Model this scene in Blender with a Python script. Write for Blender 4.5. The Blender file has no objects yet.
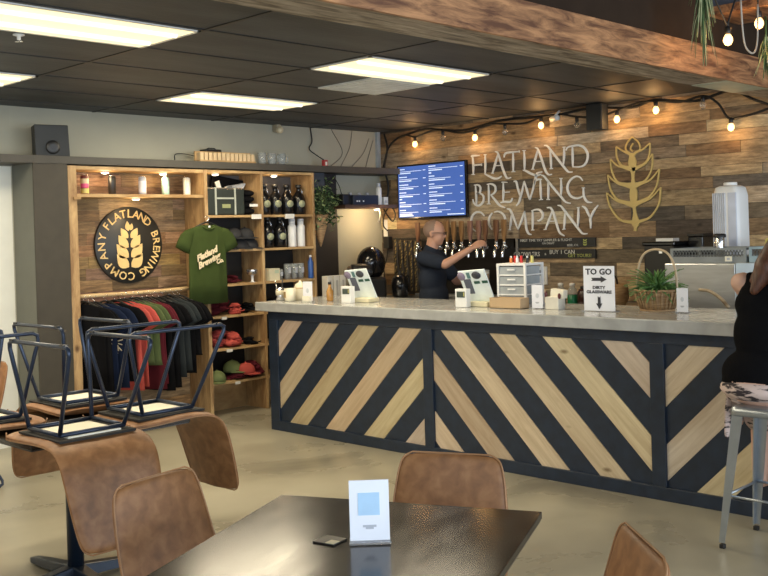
import bpy, bmesh, math, random
from mathutils import Vector, Matrix, Euler, noise
random.seed(7)
PI = math.pi
SC = bpy.context.scene
COL = SC.collection
V = Vector

# ------------------------------------------------------------------ camera
def make_camera():
    f, yaw, pit, rol = 999.3, math.radians(45.637), math.radians(-0.607), math.radians(-1.681)
    fw = V((math.sin(yaw)*math.cos(pit), math.cos(yaw)*math.cos(pit), math.sin(pit)))
    rt = V((math.cos(yaw), -math.sin(yaw), 0)); up = rt.cross(fw)
    r2 = rt*math.cos(rol) + up*math.sin(rol); u2 = -rt*math.sin(rol) + up*math.cos(rol)
    cd = bpy.data.cameras.new('camera'); cam = bpy.data.objects.new('camera', cd); COL.objects.link(cam)
    m = Matrix((r2, u2, -fw)).transposed().to_4x4(); m.translation = V((0, 0, 1.6))
    cam.matrix_world = m
    cd.sensor_width = 36; cd.lens = 36*f/768; cd.shift_y = -44.6/768
    cd.clip_start = .05; cd.clip_end = 100
    SC.camera = cam
make_camera()

# ------------------------------------------------------------------ world, daylight, exposure
w = bpy.data.worlds.new('world'); SC.world = w; w.use_nodes = True
w.node_tree.nodes['Background'].inputs[0].default_value = (.55, .72, 1, 1)
w.node_tree.nodes['Background'].inputs[1].default_value = 1.0
SC.view_settings.view_transform = 'Standard'; SC.view_settings.look = 'None'
SC.view_settings.exposure = 0.45; SC.view_settings.gamma = 1; SC.view_settings.use_curve_mapping = False

def area(name, loc, direction, sx, sy, power, col, spread=PI):
    d = bpy.data.lights.new(name, 'AREA'); d.shape = 'RECTANGLE'; d.size = sx; d.size_y = sy
    d.energy = power; d.color = col; d.spread = spread
    o = bpy.data.objects.new(name, d); COL.objects.link(o); o.location = loc
    o.rotation_euler = V(direction).to_track_quat('-Z', 'Z').to_euler()
    return o
def point(name, loc, power, col, r=.02):
    d = bpy.data.lights.new(name, 'POINT'); d.energy = power; d.color = col; d.shadow_soft_size = r
    o = bpy.data.objects.new(name, d); COL.objects.link(o); o.location = loc
    return o
# daylight through the shop front behind the camera (windows in wall_front and wall_left)
for wx in (-1.6, 1.2, 4.0, 6.6):
    area('daylight', (wx, -3.42, 1.55), (0, 1, 0), 2.3, 2.1, 95, (.80, .90, 1))
area('daylight', (-2.92, 0.6, 1.55), (1, 0, 0), 2.6, 2.1, 60, (.84, .92, 1))

# ------------------------------------------------------------------ materials
MATS = {}
def mat(name, col, rough=.6, metal=0, var=.12, scale=8, bump=0, bscale=60, emit=None, estr=0, spec=.5, alpha=None, trans=0, stretch=(1, 1, 1), attr=None, coat=0):
    if name in MATS: return MATS[name]
    m = bpy.data.materials.new(name); m.use_nodes = True; nt = m.node_tree; N = nt.nodes; L = nt.links
    b = N['Principled BSDF']
    b.inputs['Roughness'].default_value = rough; b.inputs['Metallic'].default_value = metal
    b.inputs['Specular IOR Level'].default_value = spec
    b.inputs['Coat Weight'].default_value = coat
    tc = N.new('ShaderNodeTexCoord'); mp = N.new('ShaderNodeMapping'); mp.inputs['Scale'].default_value = stretch
    L.new(tc.outputs['Object'], mp.inputs[0])
    nz = N.new('ShaderNodeTexNoise'); nz.inputs['Scale'].default_value = scale; nz.inputs['Detail'].default_value = 5
    L.new(mp.outputs[0], nz.inputs['Vector'])
    r = N.new('ShaderNodeMapRange'); r.inputs['From Min'].default_value = .3; r.inputs['From Max'].default_value = .7
    r.inputs['To Min'].default_value = 1-var; r.inputs['To Max'].default_value = 1+var
    L.new(nz.outputs[0], r.inputs[0])
    mx = N.new('ShaderNodeVectorMath'); mx.operation = 'SCALE'
    L.new(r.outputs[0], mx.inputs['Scale'])
    if attr:
        a = N.new('ShaderNodeAttribute'); a.attribute_name = attr; L.new(a.outputs['Color'], mx.inputs[0])
    else: mx.inputs[0].default_value = col[:3]
    L.new(mx.outputs[0], b.inputs['Base Color'])
    if bump:
        n2 = N.new('ShaderNodeTexNoise'); n2.inputs['Scale'].default_value = bscale; n2.inputs['Detail'].default_value = 4
        L.new(mp.outputs[0], n2.inputs['Vector'])
        bp = N.new('ShaderNodeBump'); bp.inputs['Strength'].default_value = bump; bp.inputs['Distance'].default_value = .01
        L.new(n2.outputs[0], bp.inputs['Height']); L.new(bp.outputs[0], b.inputs['Normal'])
    if emit:
        b.inputs['Emission Color'].default_value = (*emit, 1); b.inputs['Emission Strength'].default_value = estr
    if trans:
        b.inputs['Transmission Weight'].default_value = trans
    if alpha is not None: b.inputs['Alpha'].default_value = alpha
    MATS[name] = m
    return m

def wood(name, base, dark, rough=.6, grain=(1, 14, 14), attr=None, knots=True, coat=0, gs=3, stain=.55):
    """reclaimed / sawn timber: stretched grain, knots and stains; optional per-board tone"""
    if name in MATS: return MATS[name]
    m = bpy.data.materials.new(name); m.use_nodes = True; nt = m.node_tree; N = nt.nodes; L = nt.links
    b = N['Principled BSDF']; b.inputs['Roughness'].default_value = rough; b.inputs['Coat Weight'].default_value = coat
    tc = N.new('ShaderNodeTexCoord'); mp = N.new('ShaderNodeMapping'); mp.inputs['Scale'].default_value = grain
    L.new(tc.outputs['Object'], mp.inputs[0])
    vec = mp.outputs[0]
    if attr:
        a = N.new('ShaderNodeAttribute'); a.attribute_name = attr
        ad = N.new('ShaderNodeVectorMath'); ad.operation = 'MULTIPLY_ADD'
        L.new(a.outputs['Color'], ad.inputs[0]); ad.inputs[1].default_value = (37, 53, 71); L.new(vec, ad.inputs[2]); vec = ad.outputs[0]
    n1 = N.new('ShaderNodeTexNoise'); n1.inputs['Scale'].default_value = gs; n1.inputs['Detail'].default_value = 8; n1.inputs['Roughness'].default_value = .65
    n1.inputs['Distortion'].default_value = .6
    L.new(vec, n1.inputs['Vector'])
    cr = N.new('ShaderNodeValToRGB'); cr.color_ramp.elements[0].position = .38; cr.color_ramp.elements[1].position = .66
    cr.color_ramp.elements[0].color = (*dark, 1); cr.color_ramp.elements[1].color = (*base, 1)
    L.new(n1.outputs[0], cr.inputs[0])
    out = cr.outputs[0]
    if knots:
        mp2 = N.new('ShaderNodeMapping'); mp2.inputs['Scale'].default_value = tuple(1+(g-1)*.12 for g in grain)
        L.new(tc.outputs['Object'], mp2.inputs[0])
        vo = N.new('ShaderNodeTexVoronoi'); vo.inputs['Scale'].default_value = 3.2; L.new(mp2.outputs[0], vo.inputs['Vector'])
        r = N.new('ShaderNodeMapRange'); r.inputs['From Min'].default_value = .04; r.inputs['From Max'].default_value = .13
        L.new(vo.outputs['Distance'], r.inputs[0])
        mk = N.new('ShaderNodeMix'); mk.data_type = 'RGBA'; L.new(r.outputs[0], mk.inputs[0])
        mk.inputs[6].default_value = (dark[0]*.45, dark[1]*.4, dark[2]*.35, 1); L.new(out, mk.inputs[7]); out = mk.outputs[2]
    if attr:
        mm = N.new('ShaderNodeMix'); mm.data_type = 'RGBA'; mm.blend_type = 'MULTIPLY'; mm.inputs[0].default_value = 1
        L.new(out, mm.inputs[6]); L.new(a.outputs['Color'], mm.inputs[7]); out = mm.outputs[2]
    if attr and stain < .8:
        n3 = N.new('ShaderNodeTexNoise'); n3.inputs['Scale'].default_value = 11; n3.inputs['Detail'].default_value = 9; n3.inputs['Roughness'].default_value = .75
        mp3 = N.new('ShaderNodeMapping'); mp3.inputs['Scale'].default_value = tuple(.6+.25*g for g in grain); L.new(tc.outputs['Object'], mp3.inputs[0]); L.new(mp3.outputs[0], n3.inputs['Vector'])
        r3 = N.new('ShaderNodeMapRange'); r3.inputs['From Min'].default_value = .36; r3.inputs['From Max'].default_value = .62; r3.inputs['To Min'].default_value = stain; r3.inputs['To Max'].default_value = 1.12
        L.new(n3.outputs[0], r3.inputs[0]); v3 = N.new('ShaderNodeVectorMath'); v3.operation = 'SCALE'; L.new(out, v3.inputs[0]); L.new(r3.outputs[0], v3.inputs['Scale']); out = v3.outputs[0]
    L.new(out, b.inputs['Base Color'])
    bp = N.new('ShaderNodeBump'); bp.inputs['Strength'].default_value = .25; bp.inputs['Distance'].default_value = .004
    L.new(n1.outputs[0], bp.inputs['Height']); L.new(bp.outputs[0], b.inputs['Normal'])
    MATS[name] = m
    return m

def ramp_mat(name, stops, scale, rough, detail=6, stretch=(1, 1, 1), bump=.1, second=None, rvar=0, spec=.5, metal=0):
    if name in MATS: return MATS[name]
    m = bpy.data.materials.new(name); m.use_nodes = True; nt = m.node_tree; N = nt.nodes; L = nt.links
    b = N['Principled BSDF']; b.inputs['Roughness'].default_value = rough; b.inputs['Specular IOR Level'].default_value = spec; b.inputs['Metallic'].default_value = metal
    tc = N.new('ShaderNodeTexCoord'); mp = N.new('ShaderNodeMapping'); mp.inputs['Scale'].default_value = stretch
    L.new(tc.outputs['Object'], mp.inputs[0])
    n1 = N.new('ShaderNodeTexNoise'); n1.inputs['Scale'].default_value = scale; n1.inputs['Detail'].default_value = detail; n1.inputs['Distortion'].default_value = .4
    L.new(mp.outputs[0], n1.inputs['Vector'])
    cr = N.new('ShaderNodeValToRGB')
    while len(cr.color_ramp.elements) < len(stops): cr.color_ramp.elements.new(.5)
    for e, (p, c) in zip(cr.color_ramp.elements, stops): e.position = p; e.color = (*c, 1)
    L.new(n1.outputs[0], cr.inputs[0]); L.new(cr.outputs[0], b.inputs['Base Color'])
    if rvar:
        r = N.new('ShaderNodeMapRange'); r.inputs['To Min'].default_value = rough-rvar; r.inputs['To Max'].default_value = rough+rvar
        L.new(n1.outputs[0], r.inputs[0]); L.new(r.outputs[0], b.inputs['Roughness'])
    bp = N.new('ShaderNodeBump'); bp.inputs['Strength'].default_value = bump; bp.inputs['Distance'].default_value = .004
    L.new(n1.outputs[0], bp.inputs['Height']); L.new(bp.outputs[0], b.inputs['Normal'])
    MATS[name] = m
    return m

M_FLOOR = ramp_mat('sealed_concrete', [(.28, (.18, .163, .12)), (.42, (.285, .26, .195)), (.55, (.35, .322, .24)), (.74, (.42, .39, .30))], 1.1, .30, 12, bump=.05, rvar=.14)
M_CEIL = mat('dark_ceiling_tile', (.055, .061, .068), .6, var=.35, scale=2.2, bump=.25, bscale=25, stretch=(.5, 2, 1))
M_GRID = mat('ceiling_grid_paint', (.022, .021, .02), .5)
M_DARKCEIL = mat('high_ceiling_paint', (.035, .026, .02), .85)
M_SOFFIT = mat('dark_brown_soffit', (.030, .018, .011), .9, spec=.2)
M_WALL = mat('cream_wall_paint', (.38, .365, .285), .75, var=.04, scale=3)
M_WHITEWALL = mat('white_wall_paint', (.80, .79, .70), .6, var=.03)
M_DARKWALL = mat('dark_brown_paint', (.045, .038, .026), .6)
M_LEDGE = mat('ledge_dark_grey', (.06, .055, .045), .6)
M_COLSIDE = mat('column_lit_side_grey', (.13, .135, .115), .6, var=.05)  # light on the column's left side put into a lighter grey
M_PALLET = wood('reclaimed_pallet_boards', (.68, .57, .42), (.38, .30, .215), .75, (9, .9, 9), 'tone', True, gs=5, stain=.62)
M_CABPINE = wood('raw_pine_boards', (.56, .38, .18), (.34, .20, .08), .6, (1, 9, 1.2))
M_CABV = wood('upright_pine_boards', (.54, .36, .17), (.26, .145, .06), .6, (5, 5, 1))
M_CABBACK = wood('reclaimed_backing_boards', (.52, .36, .20), (.24, .15, .075), .6, (1, 14, 14), 'tone')
M_LIGHTWOOD = wood('bar_light_boards', (.66, .52, .34), (.50, .37, .22), .5, (12, 12, 1), 'tone')
M_NAVY = mat('charcoal_navy_paint', (.011, .021, .040), .42, var=.25, scale=14, bump=.12, stretch=(1, 1, 1))
M_CONCTOP = ramp_mat('polished_concrete_counter', [(.35, (.34, .345, .33)), (.7, (.46, .465, .45))], 7, .16, 8, bump=.02)
M_BEAM = wood('stained_beam_face', (.52, .26, .115), (.12, .048, .022), .6, (.8, 5, 5), gs=4.5, coat=0)
M_BEAMU = wood('stained_beam_underside', (.46, .38, .28), (.11, .08, .05), .6, (.8, 6, 6), gs=4)
M_TABLE = ramp_mat('dark_laminate_tabletop', [(.35, (.016, .012, .009)), (.6, (.038, .030, .022)), (.8, (.06, .048, .036))], 6, .17, 9, bump=.03, stretch=(1, 3, 1), rvar=.05, spec=.32)
M_EDGE = mat('tabletop_edge_band', (.035, .03, .027), .3)
M_LEATHER = ramp_mat('tan_faux_leather', [(.3, (.185, .082, .030)), (.5, (.255, .115, .042)), (.7, (.33, .16, .064))], 20, .5, 10, bump=.10)
M_PIPING = mat('leather_edge_seam', (.33, .17, .075), .5)
M_BLKMETAL = mat('black_powder_coated_tube', (.03, .042, .07), .32, .5)
M_BASEMETAL = mat('table_base_black_steel', (.012, .02, .035), .3, .4)
M_UNDER = mat('chair_underside_felt', (.022, .02, .017), .9)
M_UNDERPAD = mat('white_underside_panel', (.80, .76, .62), .6, var=.03)
M_WHITE = mat('white_plastic', (.78, .78, .76), .4, var=.02)
M_PAPER = mat('printed_card', (.80, .82, .88), .55, var=.02)
M_INK = mat('dark_ink', (.03, .03, .04), .6)
M_GREYINK = mat('pale_grey_ink', (.45, .47, .52), .6)
M_BLUEINK = mat('pale_blue_print', (.42, .62, .82), .6)
M_ACRYL = mat('clear_acrylic', (.9, .92, .95), .08, trans=.85, var=0)
M_BLACK = mat('black_plastic', (.012, .012, .012), .4)
M_BLACKG = mat('black_gloss', (.008, .008, .009), .15)
M_CHROME = mat('chrome', (.75, .75, .75), .15, 1, var=.02)
M_STEEL = ramp_mat('brushed_steel', [(.35, (.50, .51, .52)), (.7, (.62, .63, .64))], 4, .28, 5, stretch=(1, 1, 9), bump=.02, metal=.9)
M_STOOL = mat('grey_gunmetal_stool', (.42, .46, .50), .3, .8, var=.1)
M_WHITEMETAL = mat('white_painted_letters', (.85, .85, .82), .4, var=.03)
M_GOLD = mat('gold_painted_emblem', (.55, .42, .16), .4, .2, var=.06)
M_LOGOGOLD = mat('sign_gold_paint', (.75, .53, .22), .5, var=.05)
M_SIGNBLK = mat('sign_black_disc', (.022, .021, .018), .45)
M_GLASS = mat('clear_glass', (.50, .54, .54), .05, alpha=.38, var=0, spec=1)
M_BULBGLASS = mat('clear_bulb_glass', (.9, .85, .75), .05, trans=.9, var=0)
M_BULBON = mat('glowing_filament_bulb', (1, .6, .2), .4, emit=(1, .62, .24), estr=2.4)
M_CABLE = mat('black_cable', (.012, .011, .01), .6)
M_PUCK = mat('lit_puck_lens', (1, .95, .8), .4, emit=(1, .86, .62), estr=6)
M_SKIN = mat('skin', (.50, .27, .18), .5, var=.06, scale=12)
M_SKIN2 = mat('pale_skin', (.62, .38, .28), .5, var=.05, scale=12)
M_SHIRTDK = mat('slate_tshirt_cotton', (.022, .028, .042), .9, var=.15, bump=.2, spec=.15)
M_TANK = mat('black_ribbed_cotton', (.005, .005, .006), .95, spec=.08, bump=.5, bscale=120, stretch=(1, 1, 3))
M_HAIR = mat('auburn_hair', (.075, .026, .012), .45, var=.5, scale=40, stretch=(4, 4, .5))
M_JEAN = mat('dark_trousers', (.02, .022, .03), .8)
M_GREEN = mat('olive_green_cotton', (.042, .062, .017), .9, var=.1, bump=.15, spec=.1)
M_CREAMINK = mat('cream_screen_print', (.72, .60, .40), .7)
M_LEAF = mat('plant_leaf', (.11, .22, .06), .5, var=.4, scale=12)
M_LEAFDK = mat('dark_fern_leaf', (.065, .13, .045), .55, var=.4, scale=12)
M_LEAFPALE = mat('hanging_strand_leaf', (.42, .46, .24), .55, var=.35, scale=12)
M_WICKER = wood('woven_wicker', (.52, .34, .17), (.25, .14, .06), .65, (1, 1, 14), knots=False, gs=8)
M_CARDB = mat('cardboard', (.50, .35, .20), .75, var=.05)
M_TAG = mat('shelf_tag', (.78, .76, .70), .5)
M_SILVER = mat('silver_foil', (.6, .6, .62), .25, .9)

# ------------------------------------------------------------------ mesh builder
class MB:
    def __init__(s, xf=None): s.bm = bmesh.new(); s.xf = xf; s.cl = None
    def tone(s, c):
        if s.cl is None: s.cl = s.bm.loops.layers.color.new('tone')
        s.tc = (*c, 1)
    def _done(s, faces):
        if s.cl is not None:
            for f in faces:
                for l in f.loops: l[s.cl] = s.tc
    def poly(s, pts, thick=None, nrm=None):
        """flat polygon, extruded by vector thick"""
        vs = [s.bm.verts.new(p) for p in pts]
        fs = [s.bm.faces.new(vs)]
        if thick is not None:
            t = V(thick); v2 = [s.bm.verts.new(V(p)+t) for p in pts]
            fs.append(s.bm.faces.new(v2[::-1])); n = len(vs)
            for i in range(n): fs.append(s.bm.faces.new((vs[i], v2[i], v2[(i+1) % n], vs[(i+1) % n])))
        s._done(fs); return s
    def box(s, a, b, m=None, bev=0):
        (x0, y0, z0), (x1, y1, z1) = a, b
        P = [V(p) for p in ((x0,y0,z0),(x1,y0,z0),(x1,y1,z0),(x0,y1,z0),(x0,y0,z1),(x1,y0,z1),(x1,y1,z1),(x0,y1,z1))]
        if m: P = [m @ p for p in P]
        v = [s.bm.verts.new(p) for p in P]
        fs = [s.bm.faces.new([v[i] for i in q]) for q in ((0,3,2,1),(4,5,6,7),(0,1,5,4),(1,2,6,5),(2,3,7,6),(3,0,4,7))]
        if bev:
            es = list({e for f in fs for e in f.edges})
            r = bmesh.ops.bevel(s.bm, geom=es, offset=bev, segments=2, affect='EDGES', profile=.5)
            fs = [f for f in r['faces']] + [f for f in fs if f.is_valid]
        s._done([f for f in fs if f.is_valid]); return s
    def rings(s, R, cap=True, closed=False):
        """loft between lists of points"""
        rows = [[s.bm.verts.new(p) for p in r] for r in R]; n = len(rows[0]); fs = []
        for a, b in zip(rows, rows[1:] + ([rows[0]] if closed else [])):
            for i in range(n): fs.append(s.bm.faces.new((a[i], a[(i+1) % n], b[(i+1) % n], b[i])))
        if cap and not closed:
            fs.append(s.bm.faces.new(rows[0][::-1])); fs.append(s.bm.faces.new(rows[-1]))
        for f in fs: f.smooth = True
        s._done(fs); return s
    def tube(s, pts, r, seg=8, closed=False, cap=True, flat=1.0):
        P = [V(p) for p in pts]; n = len(P); R = []
        rr = r if isinstance(r, (list, tuple)) else [r]*n
        prev = None
        for i in range(n):
            if closed: t = P[(i+1) % n]-P[i-1]
            else: t = P[min(i+1, n-1)]-P[max(i-1, 0)]
            t.normalize()
            if prev is None:
                u = t.cross(V((0, 0, 1)));
                if u.length < .05: u = t.cross(V((0, 1, 0)))
            else: u = prev - t*prev.dot(t)
            u.normalize(); prev = u; w_ = t.cross(u)
            R.append([P[i] + (u*math.cos(a) + w_*math.sin(a)*flat)*rr[i] for a in [2*PI*k/seg for k in range(seg)]])
        return s.rings(R, cap, closed)
    def cyl(s, a, b, r0, r1=None, seg=20): return s.tube([a, b], [r0, r0 if r1 is None else r1], seg)
    def lathe(s, prof, c=(0, 0, 0), seg=24, sx=1, sy=1):
        c = V(c); R = []
        for (r, z) in prof: R.append([c+V((r*sx*math.cos(2*PI*k/seg), r*sy*math.sin(2*PI*k/seg), z)) for k in range(seg)])
        return s.rings(R)
    def ball(s, c, r, seg=14, m=None):
        if not isinstance(r, (list, tuple)): r = (r, r, r)
        R = []; n = max(6, seg//2)
        for i in range(n+1):
            t = PI*(.02+.96*i/n) ; z = -math.cos(t); q = math.sin(t)
            R.append([(V((q*math.cos(2*PI*k/seg)*r[0], q*math.sin(2*PI*k/seg)*r[1], z*r[2]))) for k in range(seg)])
        if m: R = [[m @ p for p in q] for q in R]
        R = [[p+V(c) for p in q] for q in R]
        return s.rings(R)
    def ribbon(s, pts, wds, depth, plane='xz'):
        """flat stroke in the local x-z plane, front at y=-depth"""
        P = [V((p[0], 0, p[1])) for p in pts]; n = len(P); A = []; B = []
        for i in range(n):
            t = P[min(i+1, n-1)]-P[max(i-1, 0)]
            if t.length < 1e-6: t = V((1, 0, 0))
            t.normalize(); q = V((-t.z, 0, t.x))*(wds[i] if isinstance(wds, (list, tuple)) else wds)/2
            A.append(P[i]+q); B.append(P[i]-q)
        R = [[a, b, b+V((0, -depth, 0)), a+V((0, -depth, 0))] for a, b in zip(A, B)]
        rows = [[s.bm.verts.new(p) for p in r] for r in R]; fs = []
        for a, b in zip(rows, rows[1:]):
            for i in range(4): fs.append(s.bm.faces.new((a[i], a[(i+1) % 4], b[(i+1) % 4], b[i])))
        fs.append(s.bm.faces.new(rows[0][::-1])); fs.append(s.bm.faces.new(rows[-1]))
        s._done(fs); return s
    def build(s, name, m, parent=None, bevel=0, sub=0, smooth=None, seg=2, remesh=0):
        bm = s.bm
        if s.xf: bmesh.ops.transform(bm, matrix=s.xf, verts=bm.verts)
        bmesh.ops.recalc_face_normals(bm, faces=bm.faces)
        loc = V((0, 0, 0))
        if parent is None and len(bm.verts):
            xs = [v.co for v in bm.verts]
            lo = V([min(c[i] for c in xs) for i in range(3)]); hi = V([max(c[i] for c in xs) for i in range(3)])
            loc = V(((lo.x+hi.x)/2, (lo.y+hi.y)/2, lo.z))
            bmesh.ops.translate(bm, verts=bm.verts, vec=-loc)
        me = bpy.data.meshes.new(name); bm.to_mesh(me); bm.free()
        ms = m if isinstance(m, (list, tuple)) else [m]
        for q in ms: me.materials.append(q)
        if smooth is not None:
            for p in me.polygons: p.use_smooth = smooth
        o = bpy.data.objects.new(name, me); COL.objects.link(o); o.location = loc
        if parent: o.parent = parent
        if remesh:
            md = o.modifiers.new('fuse', 'REMESH'); md.mode = 'VOXEL'; md.voxel_size = remesh; md.use_smooth_shade = True
            md = o.modifiers.new('relax', 'SMOOTH'); md.iterations = 6; md.factor = .5
        if bevel:
            md = o.modifiers.new('bevel', 'BEVEL'); md.width = bevel; md.segments = seg; md.limit_method = 'ANGLE'; md.angle_limit = .6
        if sub:
            md = o.modifiers.new('sub', 'SUBSURF'); md.levels = sub; md.render_levels = sub
        return o

def tag(o, label=None, cat=None, group=None, kind=None):
    if label: o['label'] = label
    if cat: o['category'] = cat
    if group: o['group'] = group
    if kind: o['kind'] = kind
    return o
def thing(name, loc, rz=0, label=None, cat=None, group=None):
    o = bpy.data.objects.new(name, None); COL.objects.link(o); o.empty_display_size = .1
    o.location = loc; o.rotation_euler = (0, 0, rz)
    return tag(o, label, cat, group)
def copy_tree(o, parent=None):
    c = o.copy(); COL.objects.link(c); c.parent = parent
    for ch in [q for q in bpy.data.objects if q.parent == o]: copy_tree(ch, c)
    return c
def struct(o): o['kind'] = 'structure'; return o
RB = -PI/2            # things that face the taproom from wall_right or the bar: local x runs towards the viewer's right, y into the wall
def smooth_pts(P, k=5):
    """Catmull-Rom through 2-D/3-D points"""
    P = [V(p) for p in P]
    if len(P) < 3: return P
    out = []
    for i in range(len(P)-1):
        a = P[i-1] if i else P[0]*2-P[1]; b = P[i]; c = P[i+1]; d = P[i+2] if i+2 < len(P) else P[-1]*2-P[-2]
        for j in range(k):
            t = j/k
            out.append(.5*((2*b)+(c-a)*t+(2*a-5*b+4*c-d)*t*t+(3*b-a-3*c+d)*t**3))
    out.append(P[-1]); return out
def arc(c, r, a0, a1, n=8, ax='xz'):
    out = []
    for i in range(n+1):
        a = a0+(a1-a0)*i/n; p, q = r*math.cos(a), r*math.sin(a)
        out.append(V({'xz': (c[0]+p, c[1], c[2]+q), 'xy': (c[0]+p, c[1]+q, c[2]), 'yz': (c[0], c[1]+p, c[2]+q)}[ax]))
    return out
def text_mb(mb, s, size, x, z, y=0, depth=.002, rot=0, align='CENTER', shear=0, sx=1, bold=0):
    """lettering with the built-in font, laid in the local x-z plane facing -y"""
    c = bpy.data.curves.new('t', 'FONT'); c.body = s; c.size = size; c.extrude = depth/2; c.align_x = align; c.align_y = 'CENTER'; c.shear = shear; c.resolution_u = 2; c.offset = bold
    o = bpy.data.objects.new('t', c); COL.objects.link(o)
    dg = bpy.context.evaluated_depsgraph_get(); me = bpy.data.meshes.new_from_object(o.evaluated_get(dg))
    M = Matrix.Translation((x, y-depth/2, z)) @ Matrix.Rotation(-rot, 4, 'Y') @ Matrix.Rotation(PI/2, 4, 'X') @ Matrix.Diagonal((sx, 1, 1, 1))
    me.transform(M); mb.bm.from_mesh(me)
    bpy.data.objects.remove(o); bpy.data.curves.remove(c); bpy.data.meshes.remove(me)
def rrect(x0, z0, x1, z1, r, n=5, y=0):
    out = []
    for cx, cz, a in ((x1-r, z1-r, 0), (x0+r, z1-r, PI/2), (x0+r, z0+r, PI), (x1-r, z0+r, 1.5*PI)):
        for i in range(n+1): t = a+PI/2*i/n; out.append(V((cx+r*math.cos(t), y, cz+r*math.sin(t))))
    return out

# ================================================================== THE SETTING
H1 = 2.69; H2 = 3.35
def slab(name, a, b, m): return struct(MB().box(a, b).build(name, m))
slab('floor', (-3, -3.6, -.08), (7.9, 7.72, 0), M_FLOOR)
# pallet-board wall behind the bar
mb = MB(Matrix.Translation((7.78, 7.62, 0)) @ Matrix.Rotation(RB, 4, 'Z'))
z = 0.0; rr = random.Random(11)
TONES = [(.95, .93, .90), (.84, .81, .77), (.66, .64, .61), (1, .94, .84), (.88, .78, .66), (.55, .55, .56), (.78, .71, .62), (1, .97, .90), (.72, .63, .53), (.92, .84, .72), (.48, .46, .46), (.9, .85, .75)]
while z < H2:
    h = rr.choice((.085, .095, .105, .12, .135)); u = -rr.random()*.6
    while u < 11.1:
        l = rr.uniform(.35, 1.35); t = rr.choice(TONES); k = rr.uniform(.85, 1.08); mb.tone(tuple(min(1, c*k) for c in t))
        d = rr.uniform(.012, .026)
        a, b = max(u, 0), min(u+l, 11.12)
        if b > a+.01: mb.box((a+.0015, -d, z+.0015), (b-.0015, 0, min(z+h, H2)-.0015))
        u += l
    z += h
struct(mb.build('wall_right', M_PALLET))
slab('wall_right_backing', (7.78, -3.6, 0), (7.88, 7.72, H2), M_DARKWALL).name = 'wall_right_outer'
slab('wall_back', (3.6, 7.62, 0), (7.78, 7.72, H1), M_WALL)
slab('wall_back_upper', (-3, 7.62, 2.21), (3.6, 7.72, H1), M_WALL)
slab('wall_back_left', (-3, 7.62, 0), (3.6, 7.72, 2.21), M_WHITEWALL)
# shop front behind the camera
fr = MB()
fr.box((-3, -3.6, 0), (7.78, -3.5, .5)); fr.box((-3, -3.6, 2.6), (7.78, -3.5, H2))
for a, b in ((-3, -2.8), (-.4, 0), (2.4, 2.8), (5.2, 5.45), (7.75, 7.78)): fr.box((a, -3.6, .5), (b, -3.5, 2.6))
struct(fr.build('wall_front', M_DARKWALL))
fr = MB(); fr.box((-3.1, -3.5, 0), (-3, 7.62, .5)); fr.box((-3.1, -3.5, 2.6), (-3, 7.62, H2)); fr.box((-3.1, -3.5, .5), (-3, -.75, 2.6)); fr.box((-3.1, 2.0, .5), (-3, 7.62, 2.6))
struct(fr.build('wall_left', M_WALL))
for i, (a, b) in enumerate(((-2.8, -.4), (0, 2.4), (2.8, 5.2), (5.45, 7.75))):
    o = struct(MB().box((a, -3.56, .5), (b, -3.545, 2.6)).build('window_%d' % (i+1), M_GLASS))
    f = MB(Matrix.Translation((-(a+b)/2, 3.5525, -.5)))
    for q in ((a, a+.05), (b-.05, b)): f.box((q[0], -3.59, .5), (q[1], -3.51, 2.6))
    for q in ((.5, .55), (2.55, 2.6)): f.box((a, -3.59, q[0]), (b, -3.51, q[1]))
    f.build('window_frame', M_DARKWALL, o)
o = struct(MB().box((-3.06, -.75, .5), (-3.045, 2.0, 2.6)).build('window_5', M_GLASS))

# ceiling over the bar side: tiles and tee grid
ce = struct(MB().box((-3, 3.03, H1), (7.78, 7.62, H1+.1)).build('ceiling', M_CEIL))
g = MB(Matrix.Translation(-ce.location))
xs = [3.115+1.22*k for k in range(-5, 4)]; ys = [4.31+.6*k for k in range(-2, 6)]
for x in xs: g.box((x-.012, 3.27, H1-.005), (x+.012, 7.62, H1))
for y in ys: g.box((-3, y-.012, H1-.006), (7.76, y+.012, H1))
g.build('ceiling_grid', M_GRID, ce)
# tall dark ceiling over the seating side, the drop between the two and the timber-clad beam below it
slab('ceiling_high', (-3, -3.6, H2), (7.78, 3.03, H2+.1), M_DARKCEIL)
slab('wall_soffit', (-3, 3.02, 2.745), (7.76, 3.10, H2), M_SOFFIT)
be = struct(MB().box((-3, 2.995, 2.55), (7.75, 3.015, 2.748)).build('trim_beam_face', M_BEAM))
struct(MB().box((-3, 3.015, 2.552), (6.42, 3.28, 2.572)).build('trim_beam_underside', M_BEAMU))
struct(MB().box((6.425, 3.015, 2.550), (7.06, 3.28, 2.570)).build('trim_beam_end_board', mat('pale_green_board', (.42, .47, .36), .6)))
struct(MB().box((7.065, 3.015, 2.552), (7.75, 3.28, 2.572)).build('trim_beam_last_board', M_BEAMU))
struct(MB().box((-3, 3.26, 2.573), (7.75, 3.28, 2.689)).build('trim_beam_back', M_BEAMU))
for k, x in enumerate((1.1, 2.56, 5.05, 6.9)):   # iron straps' bolts sit on the face
    pass
slab('trim_cross_beam', (6.18, .2, 3.0), (6.55, 3.015, 3.345), mat('blue_grey_panel', (.10, .11, .14), .5))
slab('trim_cross_beam_edge', (6.14, .2, 2.945), (6.59, 3.015, 2.998), M_BEAM)
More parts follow.
